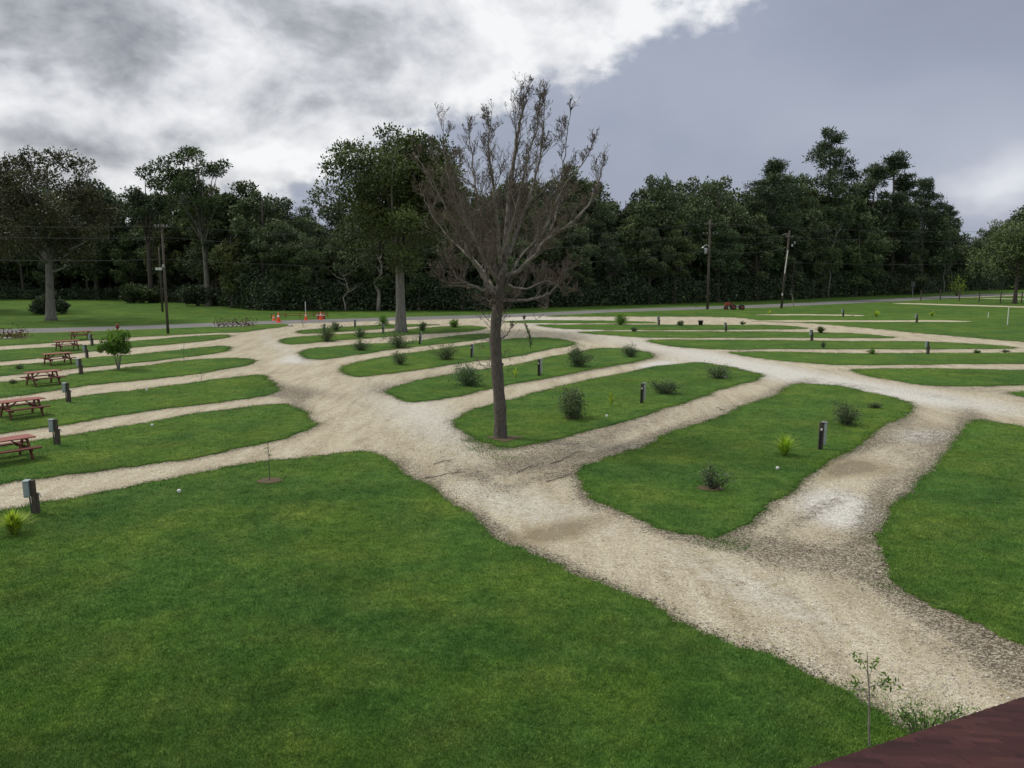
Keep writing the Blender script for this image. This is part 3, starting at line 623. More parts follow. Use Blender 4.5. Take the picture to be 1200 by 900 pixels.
snag(1, 796, 354.5, 262, 'thin pale bare tree at the wood edge left of the crossarm pole', r0=.16)
snag(2, 953, 349, 262, 'pale many forked bare tree below the tallest pine', r0=.17, forks=9)
snag(3, 971, 349, 268, 'pale bare tree right beside the many forked one below the tallest pine', r0=.12, forks=5)
snag(4, 405, 364, 318, 'leaning bare grey trunk low in the shade left of the big oak', r0=.16, forks=5, spread=1.6)
snag(5, 443, 364, 298, 'straight grey dead trunk left of the big oak trunk', r0=.34, forks=3)
snag(6, 1106, 343, 288, 'thin pale dead stem near the right end of the woodland', r0=.13, forks=2)
snag(7, 850, 353.5, 270, 'thin brown dead trunk just right of the crossarm pole', 'bark', r0=.13, forks=3)
snag(8, 370, 363, 300, 'bare grey branching tree behind the orange cones', r0=.14, forks=8, spread=1.3)
# undergrowth and wood interior
def foliage_band(name, label, f0, f1, hfun, count, size, mat, lump=3.0):
    x = RNG.uniform(-190, 1430, count); uu = RNG.random(count)
    g = np.array([G(a, edge(a))[:2] for a in x]); dirn = unit(g); back = f0+(f1-f0)*uu; p = g+dirn*back[:, None]
    hm = np.array([hfun(a) for a in x])*(0.75+0.25*np.sin(p[:, 0]*.55+np.sin(p[:, 0]*.21)*3)*np.sin(p[:, 1]*.4))
    z = hm*RNG.random(count)**.85*(0.6+.4*uu)
    C = np.stack([p[:, 0], p[:, 1], z], 1); D = RNG.normal(size=(count, 3)); D[:, 2] += .3
    T = np.clip(.3+.25*np.sin(p[:, 0]*1.3)*np.sin(z*1.7)+.22*RNG.normal(size=count), 0, 1)
    return tag(build_leaves(name, leaf_quads(C, D, size, .7), T, M[mat]), label, 'undergrowth', kind='stuff')
foliage_band('undergrowth', 'dark tangled undergrowth filling the foot of the woodland', 0.5, 7, lambda a: 8.5 if a > 260 else 4.0, 120000, .32, 'leaf_under')
def farh(a): return (310-sky(a))/F*(G(a, edge(a)).y+24)*.80+CAM_H
foliage_band('far_woodland', 'dark mass of woodland farther back between the trunks', 17, 27, farh, 95000, 1.15, 'leaf_under')
for x, yb, w_, h_, lab, mt in [(58, 368, 52, 26, 'dark rounded bush behind the grey oak trunk', 'leaf_under'), (168, 355, 52, 24, 'low pale green bush at the foot of the trees left of the thin service pole', 'leaf_oak'), (345, 363, 60, 50, 'large grey green bush at the wood edge behind the cones', 'leaf_oak'), (232, 358.5, 60, 26, 'dark bush at the wood edge right of the service pole', 'leaf_under'), (1060, 345, 60, 22, 'dark green bush below the conifer at the right end of the woodland', 'leaf_forest')]:
    s = G(600, yb).y/F; R_ = w_*s/2; Hh = h_*s; root = empty('bush', G(x, yb)); rng = np.random.default_rng(int(x))
    C = [np.array([rng.uniform(-.6, .6)*R_, rng.uniform(-.3, .3)*R_, Hh*rng.uniform(.2, .7)]) for _ in range(12)]
    LV, T = clump_leaves(C, np.full(12, Hh*.38), [500]*12, .32, .6, rng); sb = MB()
    for c_ in C[:6]: sb.tube([(0, 0, 0), tuple(c_)], [.08, .03], 5)
    build_leaves('foliage', LV, T, M[mt], root); sb.build('stems', M['bark'], root); tag(root, lab, 'bush')
# ------------------------------------------------------------------ the bare tree
def bare_tree():
    base = G(587, 514); Y0 = base.y; root = empty('bare_tree', base); rng = random.Random(11)
    def L(x, y, dY=0): return P3(x, y, Y0+dY)-base
    trunk, limbs, mids, twigs = MB(), MB(), MB(), MB(); leaves = []
    def spl(pts, n=5):
        out = []
        for i in range(len(pts)-1):
            p0, p1, p2, p3 = pts[max(i-1, 0)], pts[i], pts[i+1], pts[min(i+2, len(pts)-1)]
            for k in range(n):
                t = k/n; out.append(.5*((2*p1)+(p2-p0)*t+(2*p0-5*p1+4*p2-p3)*t*t+(3*p1-p0-3*p2+p3)*t**3))
        return out+[pts[-1]]
    tp = spl([L(587, 518), L(586.5, 508), L(586, 480), L(583, 440), L(580.5, 400), L(582, 370), L(586, 340), L(590, 318)], 4)
    rr = np.interp(np.linspace(0, 1, len(tp)), [0, .06, .14, .35, .6, .8, 1], [.42, .32, .262, .232, .215, .20, .155])
    rr = [r*(1+.05*math.sin(i*1.7)) for i, r in enumerate(rr)]
    trunk.tube(tp, rr, 16)
    for i in range(5):   # bark burls and stubs
        p = tp[rng.randrange(8, len(tp)-2)]; a = rng.uniform(0, 6.28); d = Vector((math.cos(a), math.sin(a), .3))
        trunk.tube([p+d*.12, p+d*.26, p+d*.32], [.10, .06, .02], 7)
    def grow(p, d, length, r, lev):
        n = 5 if lev < 3 else 3; pts = [p]; dd = d.normalized()
        for i in range(n):
            dd = (dd+Vector((rng.gauss(0, .16), rng.gauss(0, .16), rng.gauss(.09, .12)))).normalized(); pts.append(pts[-1]+dd*length/n)
        tgt = (limbs if lev < 1 else mids if lev < 2 else twigs)
        tgt.tube(pts, [max(.0045, r*(1-.8*i/n)) for i in range(n+1)], 5 if lev < 2 else 3, cap=False)
        if lev >= 2:
            for q in pts[1:]:
                if rng.random() < (.40 if lev == 2 else .55): leaves.append((q, dd))
        if lev < 4:
            for c in range({0: 9, 1: 7, 2: 5, 3: 2}[lev]):
                if lev == 3 and rng.random() < .25: continue
                t = rng.uniform(.15, 1); k = min(n-1, int(t*n)); q = pts[k].lerp(pts[k+1], t*n-k)
                a = rng.uniform(0, 6.28); ax = dd.orthogonal().normalized(); ax.rotate(Matrix.Rotation(a, 3, dd))
                nd = (dd*rng.uniform(.7, 1.2)+ax*rng.uniform(.45, .95)+Vector((0, 0, .22))).normalized()
                grow(q, nd, length*rng.uniform(.38, .62), r*.5, lev+1)
    def limb(pp, r0, r1, sub=11, slen=1.7, tip=1.0):
        pts = spl([L(*p) for p in pp], 4); n = len(pts)
        pts = [p+Vector((rng.gauss(0, .025), rng.gauss(0, .04), rng.gauss(0, .02))) if 0 < i else p for i, p in enumerate(pts)]
        limbs.tube(pts, [r0+(r1-r0)*(i/(n-1))**.8 for i in range(n)], 8, cap=True)
        for c in range(sub):
            t = .15+.85*((c+rng.random())/sub); k = min(n-2, int(t*(n-1))); q = pts[k]; dd = (pts[k+1]-pts[k]).normalized()
            a = rng.uniform(0, 6.28); ax = dd.orthogonal().normalized(); ax.rotate(Matrix.Rotation(a, 3, dd))
            nd = (dd*.9+ax*rng.uniform(.5, .95)+Vector((0, 0, .3))).normalized()
            grow(q, nd, slen*rng.uniform(.6, 1.1)*(1.12-.74*t), max(.012, (r0+(r1-r0)*t)*.42), 1)
        dd = (pts[-1]-pts[-3]).normalized(); grow(pts[-1], dd, .45*tip, r1, 2)
    limb([(590,320,0),(593,280,.1),(597,230,.3),(604,175,.4),(612,135,.5),(617,108,.5)], .165, .015, 16, 1.8)
    limb([(590,324,0),(606,318,-.2),(624,303,-.5),(640,281,-.9),(666,264,-1.3),(688,242,-1.5),(700,215,-1.5),(708,190,-1.4)], .105, .014, 14, 1.5)
    limb([(640,281,-.9),(648,262,-.8),(655,235,-.5),(660,200,-.3),(664,165,-.2),(668,130,-.2)], .05, .011, 11, 1.2)
    limb([(588,350,0),(606,352,.2),(628,349,.5),(644,344,.8),(653,331,1.0),(660,319,1.1),(672,312,1.3)], .07, .012, 10, 1.2)
    limb([(653,331,1.0),(664,333,1.2),(672,340,1.3)], .02, .008, 4, .7)
    limb([(584,350,0),(573,338,-.3),(562,318,-.5),(551,300,-.8),(538,268,-1.3),(520,238,-1.7),(503,210,-2.0),(488,182,-2.2)], .125, .013, 16, 1.7)
    limb([(576,342,-.2),(560,337,-.4),(546,332,-.6),(535,325,-.8),(529,313,-1.0),(523,300,-1.1)], .065, .012, 9, 1.3)
    limb([(585,335,0),(574,290,.6),(563,245,1.2),(554,195,1.7),(550,150,2.0)], .10, .012, 14, 1.7)
    limb([(588,315,0),(582,262,-.6),(577,212,-1.2),(573,165,-1.6),(577,138,-1.7)], .09, .012, 14, 1.6)
    limb([(592,306,0),(610,262,.7),(626,212,1.4),(636,160,1.9),(640,110,2.1)], .09, .011, 16, 1.6)
    limb([(584,330,0),(562,292,.4),(538,246,.9),(523,195,1.2),(519,145,1.3)], .085, .011, 14, 1.6)
    limb([(590,300,0),(604,248,-.8),(615,200,-1.4),(627,155,-1.8),(632,118,-1.9)], .07, .011, 13, 1.4)
    limb([(612,312,-.3),(630,285,.4),(645,250,1.1),(663,215,1.7),(686,188,2.1),(696,165,2.2)], .06, .011, 11, 1.3)
    limb([(580,340,0),(556,305,1.2),(528,280,2.2),(506,252,2.8),(494,225,3.0)], .07, .011, 12, 1.5)
    limb([(594,330,0),(610,300,1.3),(635,275,2.3),(655,240,2.9),(675,222,3.2)], .06, .011, 11, 1.4)
    limb([(584,332,0),(566,300,-1.4),(548,262,-2.3),(534,222,-2.8),(529,185,-3.0)], .06, .011, 12, 1.5)
    limb([(586,398,0),(594,392,-.15),(600,384,-.2),(607,377,-.2),(622,374,-.3)], .04, .006, 2, .3)
    limb([(586,382,0),(580,362,-.3),(572,352,-.5),(563,350,-.6)], .035, .008, 5, .6)
    limb([(592,332,0),(615,338,-.9),(638,330,-1.5),(655,336,-1.8)], .045, .009, 8, 1.1)
    for i in range(34):  # shoots on the trunk
        t = rng.uniform(.45, 1); k = min(len(tp)-2, int(t*(len(tp)-1))); a = rng.uniform(0, 6.28)
        grow(tp[k]+Vector((math.cos(a), math.sin(a), 0))*.2, Vector((math.cos(a), math.sin(a), rng.uniform(.1, 1.2))), rng.uniform(.35, .95), .013, 2)
    trunk.build('trunk', M['bark_dead'], root, True); limbs.build('limbs', M['bark_limb'], root, True)
    mids.build('branches', M['bark_limb'], root, True); twigs.build('twigs', M['twig'], root)
    npr = np.random.default_rng(5); C = np.array([l[0][:] for l in leaves]); D = np.array([l[1][:] for l in leaves])+npr.normal(size=(len(leaves), 3))*.7
    keepi = npr.random(len(C)) < .42; C, D = C[keepi], D[keepi]
    build_leaves('dry_leaves', leaf_quads(C, D, .055, .62, npr), npr.random(len(C)), M['leaf_dead'], root)
    # green suckers on the trunk
    C = np.array([(L(rng.uniform(592, 618), rng.uniform(385, 445), rng.uniform(-.6, .3)))[:] for _ in range(90)]); build_leaves('sucker_leaves', leaf_quads(C, npr.normal(size=(90, 3)), .07, .6, npr), npr.random(90), M['leaf_shrub'], root)
    mu = MB(); vs = []; 
    for k in range(24):
        a = k/24*6.283; r = 0.62+.16*math.sin(3*a)+.1*math.sin(7*a); vs.append((math.cos(a)*r+.15, math.sin(a)*r*.8-.15, .058))
    mu.add(vs, [tuple(range(24))]); mu.build('bare_soil', M['mulch'], root)
    return tag(root, 'tall nearly leafless tree with a dark trunk and dense fan of dry twigs', 'tree')
bare_tree()
# ------------------------------------------------------------------ shrubs and saplings
def shrub(x, yb, wpx, hpx, label, mat='leaf_shrub', nleaf=1500, lsz=.055, cat='shrub', name='shrub', kind='bush', mulch=0.0, seed=None, stems=16, asp=.45, stemmat='bark'):
    g = G(x, yb); s = math.hypot(g.y, CAM_H)/F; W = wpx*s; Hh = hpx*s; g.z = .045
    rng = np.random.default_rng(seed if seed is not None else int(x*7+yb)); root = empty(name, g, rng.random()*.6); sb = MB(); C, D, T = [], [], []
    lsz = max(lsz, s*1.15)
    for i in range(stems):
        a = rng.random()*6.283; q = rng.random()**.6*(0.8+.35*math.sin(a*2+x)); hh = Hh*(0.50+.55*rng.random()**1.5)*(1-.25*q)
        if kind == 'ball': hh = Hh*(.35+.65*math.sqrt(max(0, 1-q*q)))*rng.uniform(.85, 1.05)
        e = Vector((math.cos(a)*q*W*.5, math.sin(a)*q*W*.5, hh)); m_ = Vector((e.x*.45, e.y*.45, hh*.42)); p = [Vector((e.x*.08, e.y*.08, -.02)), m_, e]
        sb.tube(p, [.012+s*.12, .008+s*.08, .004+s*.03], 4)
        k = nleaf//stems; t = rng.random(k)**.8*.85+.15
        pos = np.array([(1-u)**2*np.array(p[0])+2*u*(1-u)*np.array(p[1])+u*u*np.array(p[2]) for u in t])
        sp_ = (W*.10 if kind != 'ball' else W*.16)
        C.append(pos+rng.normal(size=(k, 3))*np.array([sp_, sp_, sp_*.7])*(1.15-t[:, None]*.6)); D.append(rng.normal(size=(k, 3))+np.array([e.x, e.y, hh])*1.2/max(hh, .1))
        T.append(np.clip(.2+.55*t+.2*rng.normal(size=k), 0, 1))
    C = np.concatenate(C); C[:, 2] = np.maximum(C[:, 2], .03)
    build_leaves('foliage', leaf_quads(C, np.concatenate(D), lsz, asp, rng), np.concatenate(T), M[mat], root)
    sb.build('stems', M[stemmat], root)
    if mulch:
        mb = MB(); vs = [(math.cos(k/18*6.283)*mulch*rng.uniform(.85, 1.15), math.sin(k/18*6.283)*mulch*rng.uniform(.8, 1.1), .014) for k in range(18)]; mb.add(vs, [tuple(range(18))]); mb.build('mulch_ring', M['mulch'], root)
    return tag(root, label, cat)
SG = 'shrubs dotted over the lawns'
SH = [
 (383, 400.5, 25, 21, 'dark rounded shrub nearest the orange cones on the grass island', 'leaf_shrub', 1400, 'bush', 0),
 (393, 388, 12, 12, 'small grey shrub touching the back of the shrub nearest the cones', 'leaf_shrub', 700, 'bush', 0),
 (423, 411, 17, 14, 'small dark shrub below a second one left of the big oak trunk', 'leaf_shrub', 1000, 'bush', 0),
 (422, 396, 14, 14, 'small sparse shrub left of the big oak, upper one of two in line', 'leaf_shrub', 500, 'bush', 0),
 (468, 408, 30, 22, 'dark broad shrub in front of the big oak trunk', 'leaf_shrub', 1700, 'bush', 0),
 (469, 428, 22, 18, 'thin olive shrub below the broad shrub in front of the big oak', 'leaf_shrub', 800, 'bush', 0),
 (449, 382, 11, 12, 'bright green small shrub just left of the big oak trunk', 'leaf_bright', 700, 'ball', 0),
 (495, 388.5, 10, 14, 'narrow green shrub touching the right of the big oak trunk', 'leaf_shrub', 700, 'bush', 0),
 (532, 384, 12, 12, 'bright green tufted shrub between the big oak and the bare tree', 'leaf_bright', 700, 'bush', 0),
 (523, 422, 28, 22, 'spreading dark shrub left of the bare tree beside a grey hookup post', 'leaf_shrub', 1400, 'bush', 0),
 (550, 453, 36, 30, 'biggest dark shrub immediately left of the bare tree trunk', 'leaf_shrub', 2400, 'bush', 0),
 (676, 430, 31, 28, 'dense dark shrub right of the bare tree on the second nearest island', 'leaf_shrub', 2300, 'bush', 0),
 (739, 419, 17, 17, 'small round dark shrub at the right tip of the second nearest island', 'leaf_shrub', 1000, 'bush', 0),
 (671, 491, 36, 38, 'dark shrub with long upright sprigs nearest the right side of the bare tree', 'leaf_shrub', 2800, 'bush', .35),
 (781, 462, 28, 20, 'thin vase shaped shrub just right of the hookup post on the bare tree island', 'leaf_shrub', 1100, 'bush', 0),
 (841, 444, 32, 17, 'low wide thin shrub around pale stones at the island tip', 'leaf_shrub', 1100, 'bush', 0),
 (992, 499, 33, 30, 'twiggy vase shaped shrub behind the hookup post on the large right island', 'leaf_shrub', 1100, 'bush', 0),
 (1026, 479, 16, 5, 'tiny low weed clump on the grass at the far corner of the right island', 'leaf_shrub', 250, 'bush', 0),
 (833, 574, 34, 30, 'sparse reddish stemmed shrub on the near edge of the large right island', 'leaf_shrub', 420, 'bush', .38),
 (727, 381, 11, 13, 'bright green round bush on the far thin grass strips right of the bare tree', 'leaf_bright', 900, 'ball', 0),
 (797, 382, 8, 6, 'tiny dark shrub left of the black bucket', 'leaf_shrub', 400, 'bush', 0),
 (743, 389, 6, 6, 'tiny seedling on the second far grass strip right of the bare tree', 'leaf_shrub', 200, 'bush', 0),
 (1022, 415.5, 8, 8, 'small olive weed on the gravel strip between two hookup posts', 'leaf_bright', 250, 'bush', 0),
 (1145, 414.5, 7, 4, 'low dark weed on the gravel strip at the right', 'leaf_shrub', 200, 'bush', 0),
 (1121, 347, 14, 30, 'pale flowering shrub near the road bend beyond the wire fence', 'leaf_lime', 300, 'bush', 0),
 (870, 381, 5, 5, 'tiny dark seedling right of the black bucket', 'leaf_shrub', 120, 'bush', 0),
 (964.5, 408, 6, 9, 'thin dark sapling right of the middle hookup post on the far strips', 'leaf_shrub', 120, 'bush', 0),
 (1178, 413.5, 8, 3, 'small grey weed lying on the gravel at the right border', 'leaf_shrub', 120, 'bush', 0),
 (23, 433, 10, 5, 'low weed tuft left of the third picnic table', 'leaf_shrub', 200, 'bush', 0),
 (15, 450, 9, 4, 'low weed tuft beside the third gravel bay at left', 'leaf_shrub', 200, 'bush', 0),
]
for x, y, w_, h_, lab, mt, nl, kd, mu in SH: shrub(x, y, w_*1.5, h_*.98, lab, mt, int(nl*1.5), kind=kd, mulch=mu, lsz=.075, stems=30, asp=.6)
# grassy clumps of long blades
def blade_clump(x, yb, wpx, hpx, label, nb=130, mat='leaf_lime', seed=0, curl=1.0):
    g = G(x, yb); s = math.hypot(g.y, CAM_H)/F; W = wpx*s*.5; Hh = hpx*s; g.z = .045; rng = np.random.default_rng(seed+int(x)); root = empty('ornamental_grass', g)
    b = MB(); c2 = MB()
    W *= 1.5; Hh *= .95; nb = int(nb*1.6)
    for i in range(nb):
        a = rng.random()*6.283; q = rng.random()**.7; e = Vector((math.cos(a)*W*q, math.sin(a)*W*q, Hh*(1.02-.5*q*q*curl)*rng.uniform(.7, 1))); m_ = Vector((e.x*.35, e.y*.35, e.z*.65))
        sd = Vector((-math.sin(a), math.cos(a), 0)); wd = max(.016, s*.6)
        p0 = Vector((e.x*.07, e.y*.07, 0)); tgt = b if rng.random() < .9 else c2
        tgt.add([p0-sd*wd*.5, p0+sd*wd*.5, m_+sd*wd, m_-sd*wd, e], [(0, 1, 2, 3), (3, 2, 4)], float(np.clip(rng.normal(.55, .25), 0, 1)))
    b.build('leaves', M[mat], root); c2.build('withered_leaves', M['leaf_dead'], root)
    return tag(root, label, 'plant')
blade_clump(17, 628, 38, 34, 'yellow green long leaved clump beside the nearest left hookup post', 190)
blade_clump(919, 535, 30, 30, 'yellow green long leaved clump left of the hookup post on the large right island', 110)
blade_clump(716, 476, 9, 19, 'faint yellow green sprig between the sprigged shrub and the hookup post', 22)
blade_clump(604, 443, 8, 14, 'yellow green sprig just right of the bare tree trunk', 22)
blade_clump(961.5, 390.5, 15, 9, 'dark fan leaved plant beside the middle hookup post on the far strips', 90, 'leaf_shrub')
blade_clump(1027, 371.5, 8, 9, 'small yellowish plant on the far lawn right of a grey hookup post', 30)
blade_clump(1092, 371, 8, 7, 'small yellowish plant on the far lawn behind the rightmost far hookup post', 30)
blade_clump(901, 369, 5, 7, 'tiny yellowish plant near the leaning utility pole', 14)
def sapling(x, yb, hpx, label, nleaf=90, mat='leaf_shrub', bare=.35, w=.18, lsz=.07, lean=0.0, mulch=0.0, stem='bark', sr=.012, cat='sapling', branches=7):
    g = G(x, yb); s = math.hypot(g.y, CAM_H)/F; Hh = hpx*s; g.z = .045; rng = np.random.default_rng(int(x*3)); root = empty('sapling', g); sb = MB()
    top = Vector((lean*Hh, 0, Hh)); mid = Vector((lean*Hh*.3, .02, Hh*.5)); sb.tube([(0, 0, -.02), mid, top], [sr, sr*.75, sr*.35], 6); C = []
    for i in range(branches):
        t = bare+(1-bare)*(i+.5)/branches; p = Vector((lean*Hh*t*t, 0, Hh*t)); a = rng.random()*6.283; L_ = w*Hh*rng.uniform(.5, 1.1)*(1.2-.6*t)
        e = p+Vector((math.cos(a)*L_, math.sin(a)*L_, L_*.7)); sb.tube([p, e], [sr*.5, sr*.2], 4)
        for _ in range(nleaf//branches): C.append(np.array(p.lerp(e, rng.uniform(.2, 1.1)))+rng.normal(size=3)*.03)
    C = np.array(C); build_leaves('leaves', leaf_quads(C, rng.normal(size=C.shape), max(lsz, s*.9), .45, rng), rng.random(len(C)), M[mat], root); sb.build('stem', M[stem], root)
    if mulch:
        mb = MB(); mb.add([(math.cos(k/18*6.283)*mulch*rng.uniform(.8, 1.2), math.sin(k/18*6.283)*mulch*rng.uniform(.8, 1.1), .016) for k in range(18)], [tuple(range(18))]); mb.build('mulch_ring', M['mulch'], root)
    return tag(root, label, cat)
sapling(316, 565, 46, 'thin young sapling in a mulch ring near the front lawn corner', 70, mulch=.38, w=.07, bare=.3)
sapling(216, 427, 23, 'tiny bare sapling on the fourth left lawn strip', 30, w=.15, bare=.2)
sapling(236, 447, 12, 'tiny bare stems on the gravel bay at left below the round leafy tree', 20, w=.4, bare=.1)
sapling(930, 360, 20, 'thin leaning yellowish stem beside the road right of the leaning utility pole', 14, lean=-.25, w=.05, stem='bark_pale', sr=.06, mat='leaf_lime', branches=3)
sapling(375, 372, 18, 'sparse sapling behind the right-hand orange cone', 50, w=.45, bare=.4, sr=.03)
sapling(622, 409, 29, 'young tree narrow as a dark column, at the island tip right of the bare tree', 500, w=.07, bare=.05, lsz=.10, lean=-.22, sr=.035, branches=26)
sapling(355, 384, 9, 'tiny plant on the gravel in front of the tall marker pole', 40, w=.4, bare=.2, sr=.02)
# round leafy small tree at left
def small_tree():
    g = G(139, 434); g.z = .045; s = math.hypot(g.y, CAM_H)/F; root = empty('small_tree', g); rng = np.random.default_rng(77); tb = MB(); Hh = 49*s
    C, rad = [], []
    for i in range(5):
        a = i*1.3; tb.tube([(math.cos(a)*.05, math.sin(a)*.05, -.02), (math.cos(a)*.16, math.sin(a)*.14, Hh*.22), (math.cos(a)*.42, math.sin(a)*.4, Hh*.6)], [.03, .024, .012], 6)
    for i in range(26):
        d = rng.normal(size=3); d /= np.linalg.norm(d); q = rng.random()**.5; C.append(np.array([d[0]*q*1.0, d[1]*q*1.0, Hh*.58+d[2]*q*Hh*.29])); rad.append(rng.uniform(.28, .46))
        tb.tube([(d[0]*.3, d[1]*.3, Hh*.45), tuple(C[-1])], [.012, .005], 4)
    LV, T = clump_leaves(C, rad, [240]*26, .13, .6, rng, .8); T = np.clip(T+.05, 0, 1)
    tb.build('trunk', M['bark_oak'], root); build_leaves('crown', LV, T, M['leaf_bright'], root)
    tag(root, 'small round bright green tree among the left lawn strips', 'tree')
small_tree()
# stem with leaves and sprawling plant by the roof corner
def corner_plants():
    g = G(1019, 878); g.z = .045; Yb = g.y; root = empty('sapling', g); sb = MB(); rng = np.random.default_rng(4)
    L = lambda x, y, d=0: P3(x, y, Yb+d)-g
    sb.tube([Vector((0, 0, -.03)), L(1018, 850), L(1019, 815), L(1017, 790), L(1016, 764)], [.016, .014, .012, .009, .005], 6); C = []
    for a, b, k in (((1018,812), (1002,800), 34), ((1018,806), (1040,798), 34), ((1018,800), (1024,775), 24), ((1017,790), (1007,768), 22), ((1018,805), (1052,803), 20), ((1017,812), (990,806), 12)):
        p, e = L(*a), L(b[0], b[1], rng.uniform(-.2, .2)); sb.tube([p, p.lerp(e, .5)+Vector((0, 0, .02)), e], [.007, .005, .003], 4)
        for _ in range(k): C.append(np.array(p.lerp(e, rng.uniform(.45, 1.05)))+rng.normal(size=3)*.035)
    C = np.array(C); build_leaves('leaves', leaf_quads(C, rng.normal(size=C.shape)+np.array([0, 0, .3]), .075, .4, rng), rng.random(len(C)), M['leaf_bright'], root); sb.build('stem', M['bark_pale'], root)
    tag(root, 'pale thin stemmed sapling with sparse leaves by the roof edge', 'sapling')
    g = G(1085, 872); g.z = .02; root = empty('shrub', g); sb = MB(); C = []
    for i in range(46):
        e = L2 = P3(rng.uniform(1052, 1160), rng.uniform(822, 850)+ (0), g.y+rng.uniform(-.4, .6))-g
        e.z = max(.12, e.z*rng.uniform(.7, 1)); st = Vector((e.x*.35, e.y*.4, -.02)); m_ = st.lerp(e, .5)+Vector((0, 0, .12)); sb.tube([st, m_, e], [.008, .006, .003], 4)
        for _ in range(18):
            t = rng.uniform(.35, 1.03); q = (1-t)**2*st+2*t*(1-t)*m_+t*t*e; C.append(np.array(q)+rng.normal(size=3)*.035)
    C = np.array(C); build_leaves('foliage', leaf_quads(C, rng.normal(size=C.shape)+np.array([0, 0, .3]), .06, .42, rng), rng.random(len(C))*.8, M['leaf_bright'], root); sb.build('stems', M['bark'], root)
    tag(root, 'loose sprawling light green shrub on the gravel against the roof edge', 'shrub')
corner_plants()
# ------------------------------------------------------------------ hookup posts
def make_post(mirror):
    root = empty('hookup_post', (0,0,0)); s = -1 if mirror else 1     # s=1: box at the left, tap at the right
    p = MB(); p.box((0, 0, .53), (.125, .13, 1.06), bev=.01); p.build('post', M['wood_dark'], root)
    b = MB(); b.box((-s*.15, -.03, .80), (.15, .24, .50), bev=.012); bx_ = b.build('power_box', M['box_grey'], root)
    l = MB(); l.box((-s*.15, -.03, 1.062), (.18, .28, .025), bev=.006); l.box((-s*.15, -.156, .78), (.11, .012, .36), bev=.004); l.build('cover', M['box_grey'], bx_)
    c = MB(); c.tube([(-s*.11, -.02, .56), (-s*.10, -.02, .02)], .022, 8); c.build('conduit', M['box_dark'], root)
    t = MB(); t.box((s*.10, -.02, .33), (.06, .08, .66), bev=.008); t.build('riser', M['wood_dark'], root)
    k = MB(); k.tube([(s*.135, -.05, .60), (s*.20, -.10, .60), (s*.22, -.11, .54)], [.016, .016, .013], 7); k.tube([(s*.17, -.08, .60), (s*.17, -.08, .66)], .010, 6); k.tube([(s*.13, -.08, .66), (s*.21, -.08, .66)], .012, 6)
    k.build('tap', M['galv'], root)
    return root
def make_post_alt():
    root = empty('hookup_post', (0,0,0))
    p = MB(); p.box((0, 0, .53), (.16, .13, 1.06), bev=.01); p.build('post', M['wood_post'], root)
    b = MB(); b.box((.13, .02, .62), (.10, .17, .86), bev=.01); bx_ = b.build('power_box', M['box_grey'], root)
    l = MB(); l.box((.10, 0, 1.075), (.18, .19, .025), bev=.006); l.build('cover', M['galv'], bx_)
    c = MB(); c.box((-.045, -.10, .38), (.08, .07, .74), bev=.008); c.build('riser', M['black'], root)
    k = MB(); k.lathe((-.02, -.12, .77), [(.028, 0), (.032, .02), (.03, .06), (.012, .075)], 10); k.build('tap', M['white'], root)
    return root
PA, PB = make_post(False), make_post_alt(); firstA = firstB = True
HG = 'hookup posts beside the parking bays'
for x, y, hpx, kind, lab in [
 (42, 603, 41, 'A', 'nearest grey boxed hookup post beside the yellow green clump at left'),
 (67, 522, 31, 'A', 'grey boxed hookup post on the lawn strip right of the nearest picnic table'),
 (80.5, 472, 23.5, 'A', 'hookup post beside the second nearest picnic table'),
 (95, 439.5, 19, 'A', 'hookup post at the right end of the third picnic table'),
 (102, 420, 16, 'A', 'hookup post at the right end of the fourth picnic table'),
 (108, 405.5, 14, 'A', 'hookup post at the right end of the fifth picnic table, farthest in the left row'),
 (961, 527.5, 33, 'B', 'weathered hookup post with a white tap on the large right island'),
 (752, 473, 24, 'B', 'hookup post on the same island as the bare tree, right of it'),
 (632, 441, 20, 'B', 'hookup post between the bare tree and the dense shrub on the next island'),
 (552.5, 419.5, 16, 'B', 'grey hookup post just left of the bare tree trunk'),
 (492, 404, 14, 'B', 'dark hookup post with white top in front of the big oak trunk'),
 (449, 391, 11, 'B', 'dark hookup post under the bright small shrub left of the big oak'),
 (416, 384, 9, 'B', 'dark hookup post farthest off, left of the big oak by the road'),
 (380, 391, 11, 'B', 'hookup post half hidden behind the shrub nearest the orange cones'),
 (772, 381.5, 10.5, 'A', 'grey hookup post left of the black bucket on the far strips'),
 (850.5, 389, 11, 'A', 'grey hookup post right of the black bucket on the far strips'),
 (951, 400, 13.5, 'A', 'grey hookup post beside the dark fan leaved plant'),
 (1087, 415.5, 15.5, 'A', 'grey hookup post nearest on the right-hand gravel strips'),
 (988, 371.5, 9, 'A', 'small far grey hookup post on the lawn right of the leaning utility pole'),
 (1074, 378.5, 10.5, 'A', 'far grey hookup post on the thin gravel strip below the road bend')]:
    pr = PA if kind == 'A' else PB
    if kind == 'A': o = pr if firstA else copy_tree(pr); firstA = False
    else: o = pr if firstB else copy_tree(pr); firstB = False
    g = G(x, y); g.z = .03; s = hpx*math.hypot(g.y, CAM_H)/F/1.09; o.location = g; o.scale = (s*1.05, s*1.05, s); o.rotation_euler = (random.uniform(-.02, .02), random.uniform(-.03, .03), math.atan2(-g.x, g.y)*.6+random.uniform(-.12, .12))
    tag(o, lab, 'hookup post', HG)
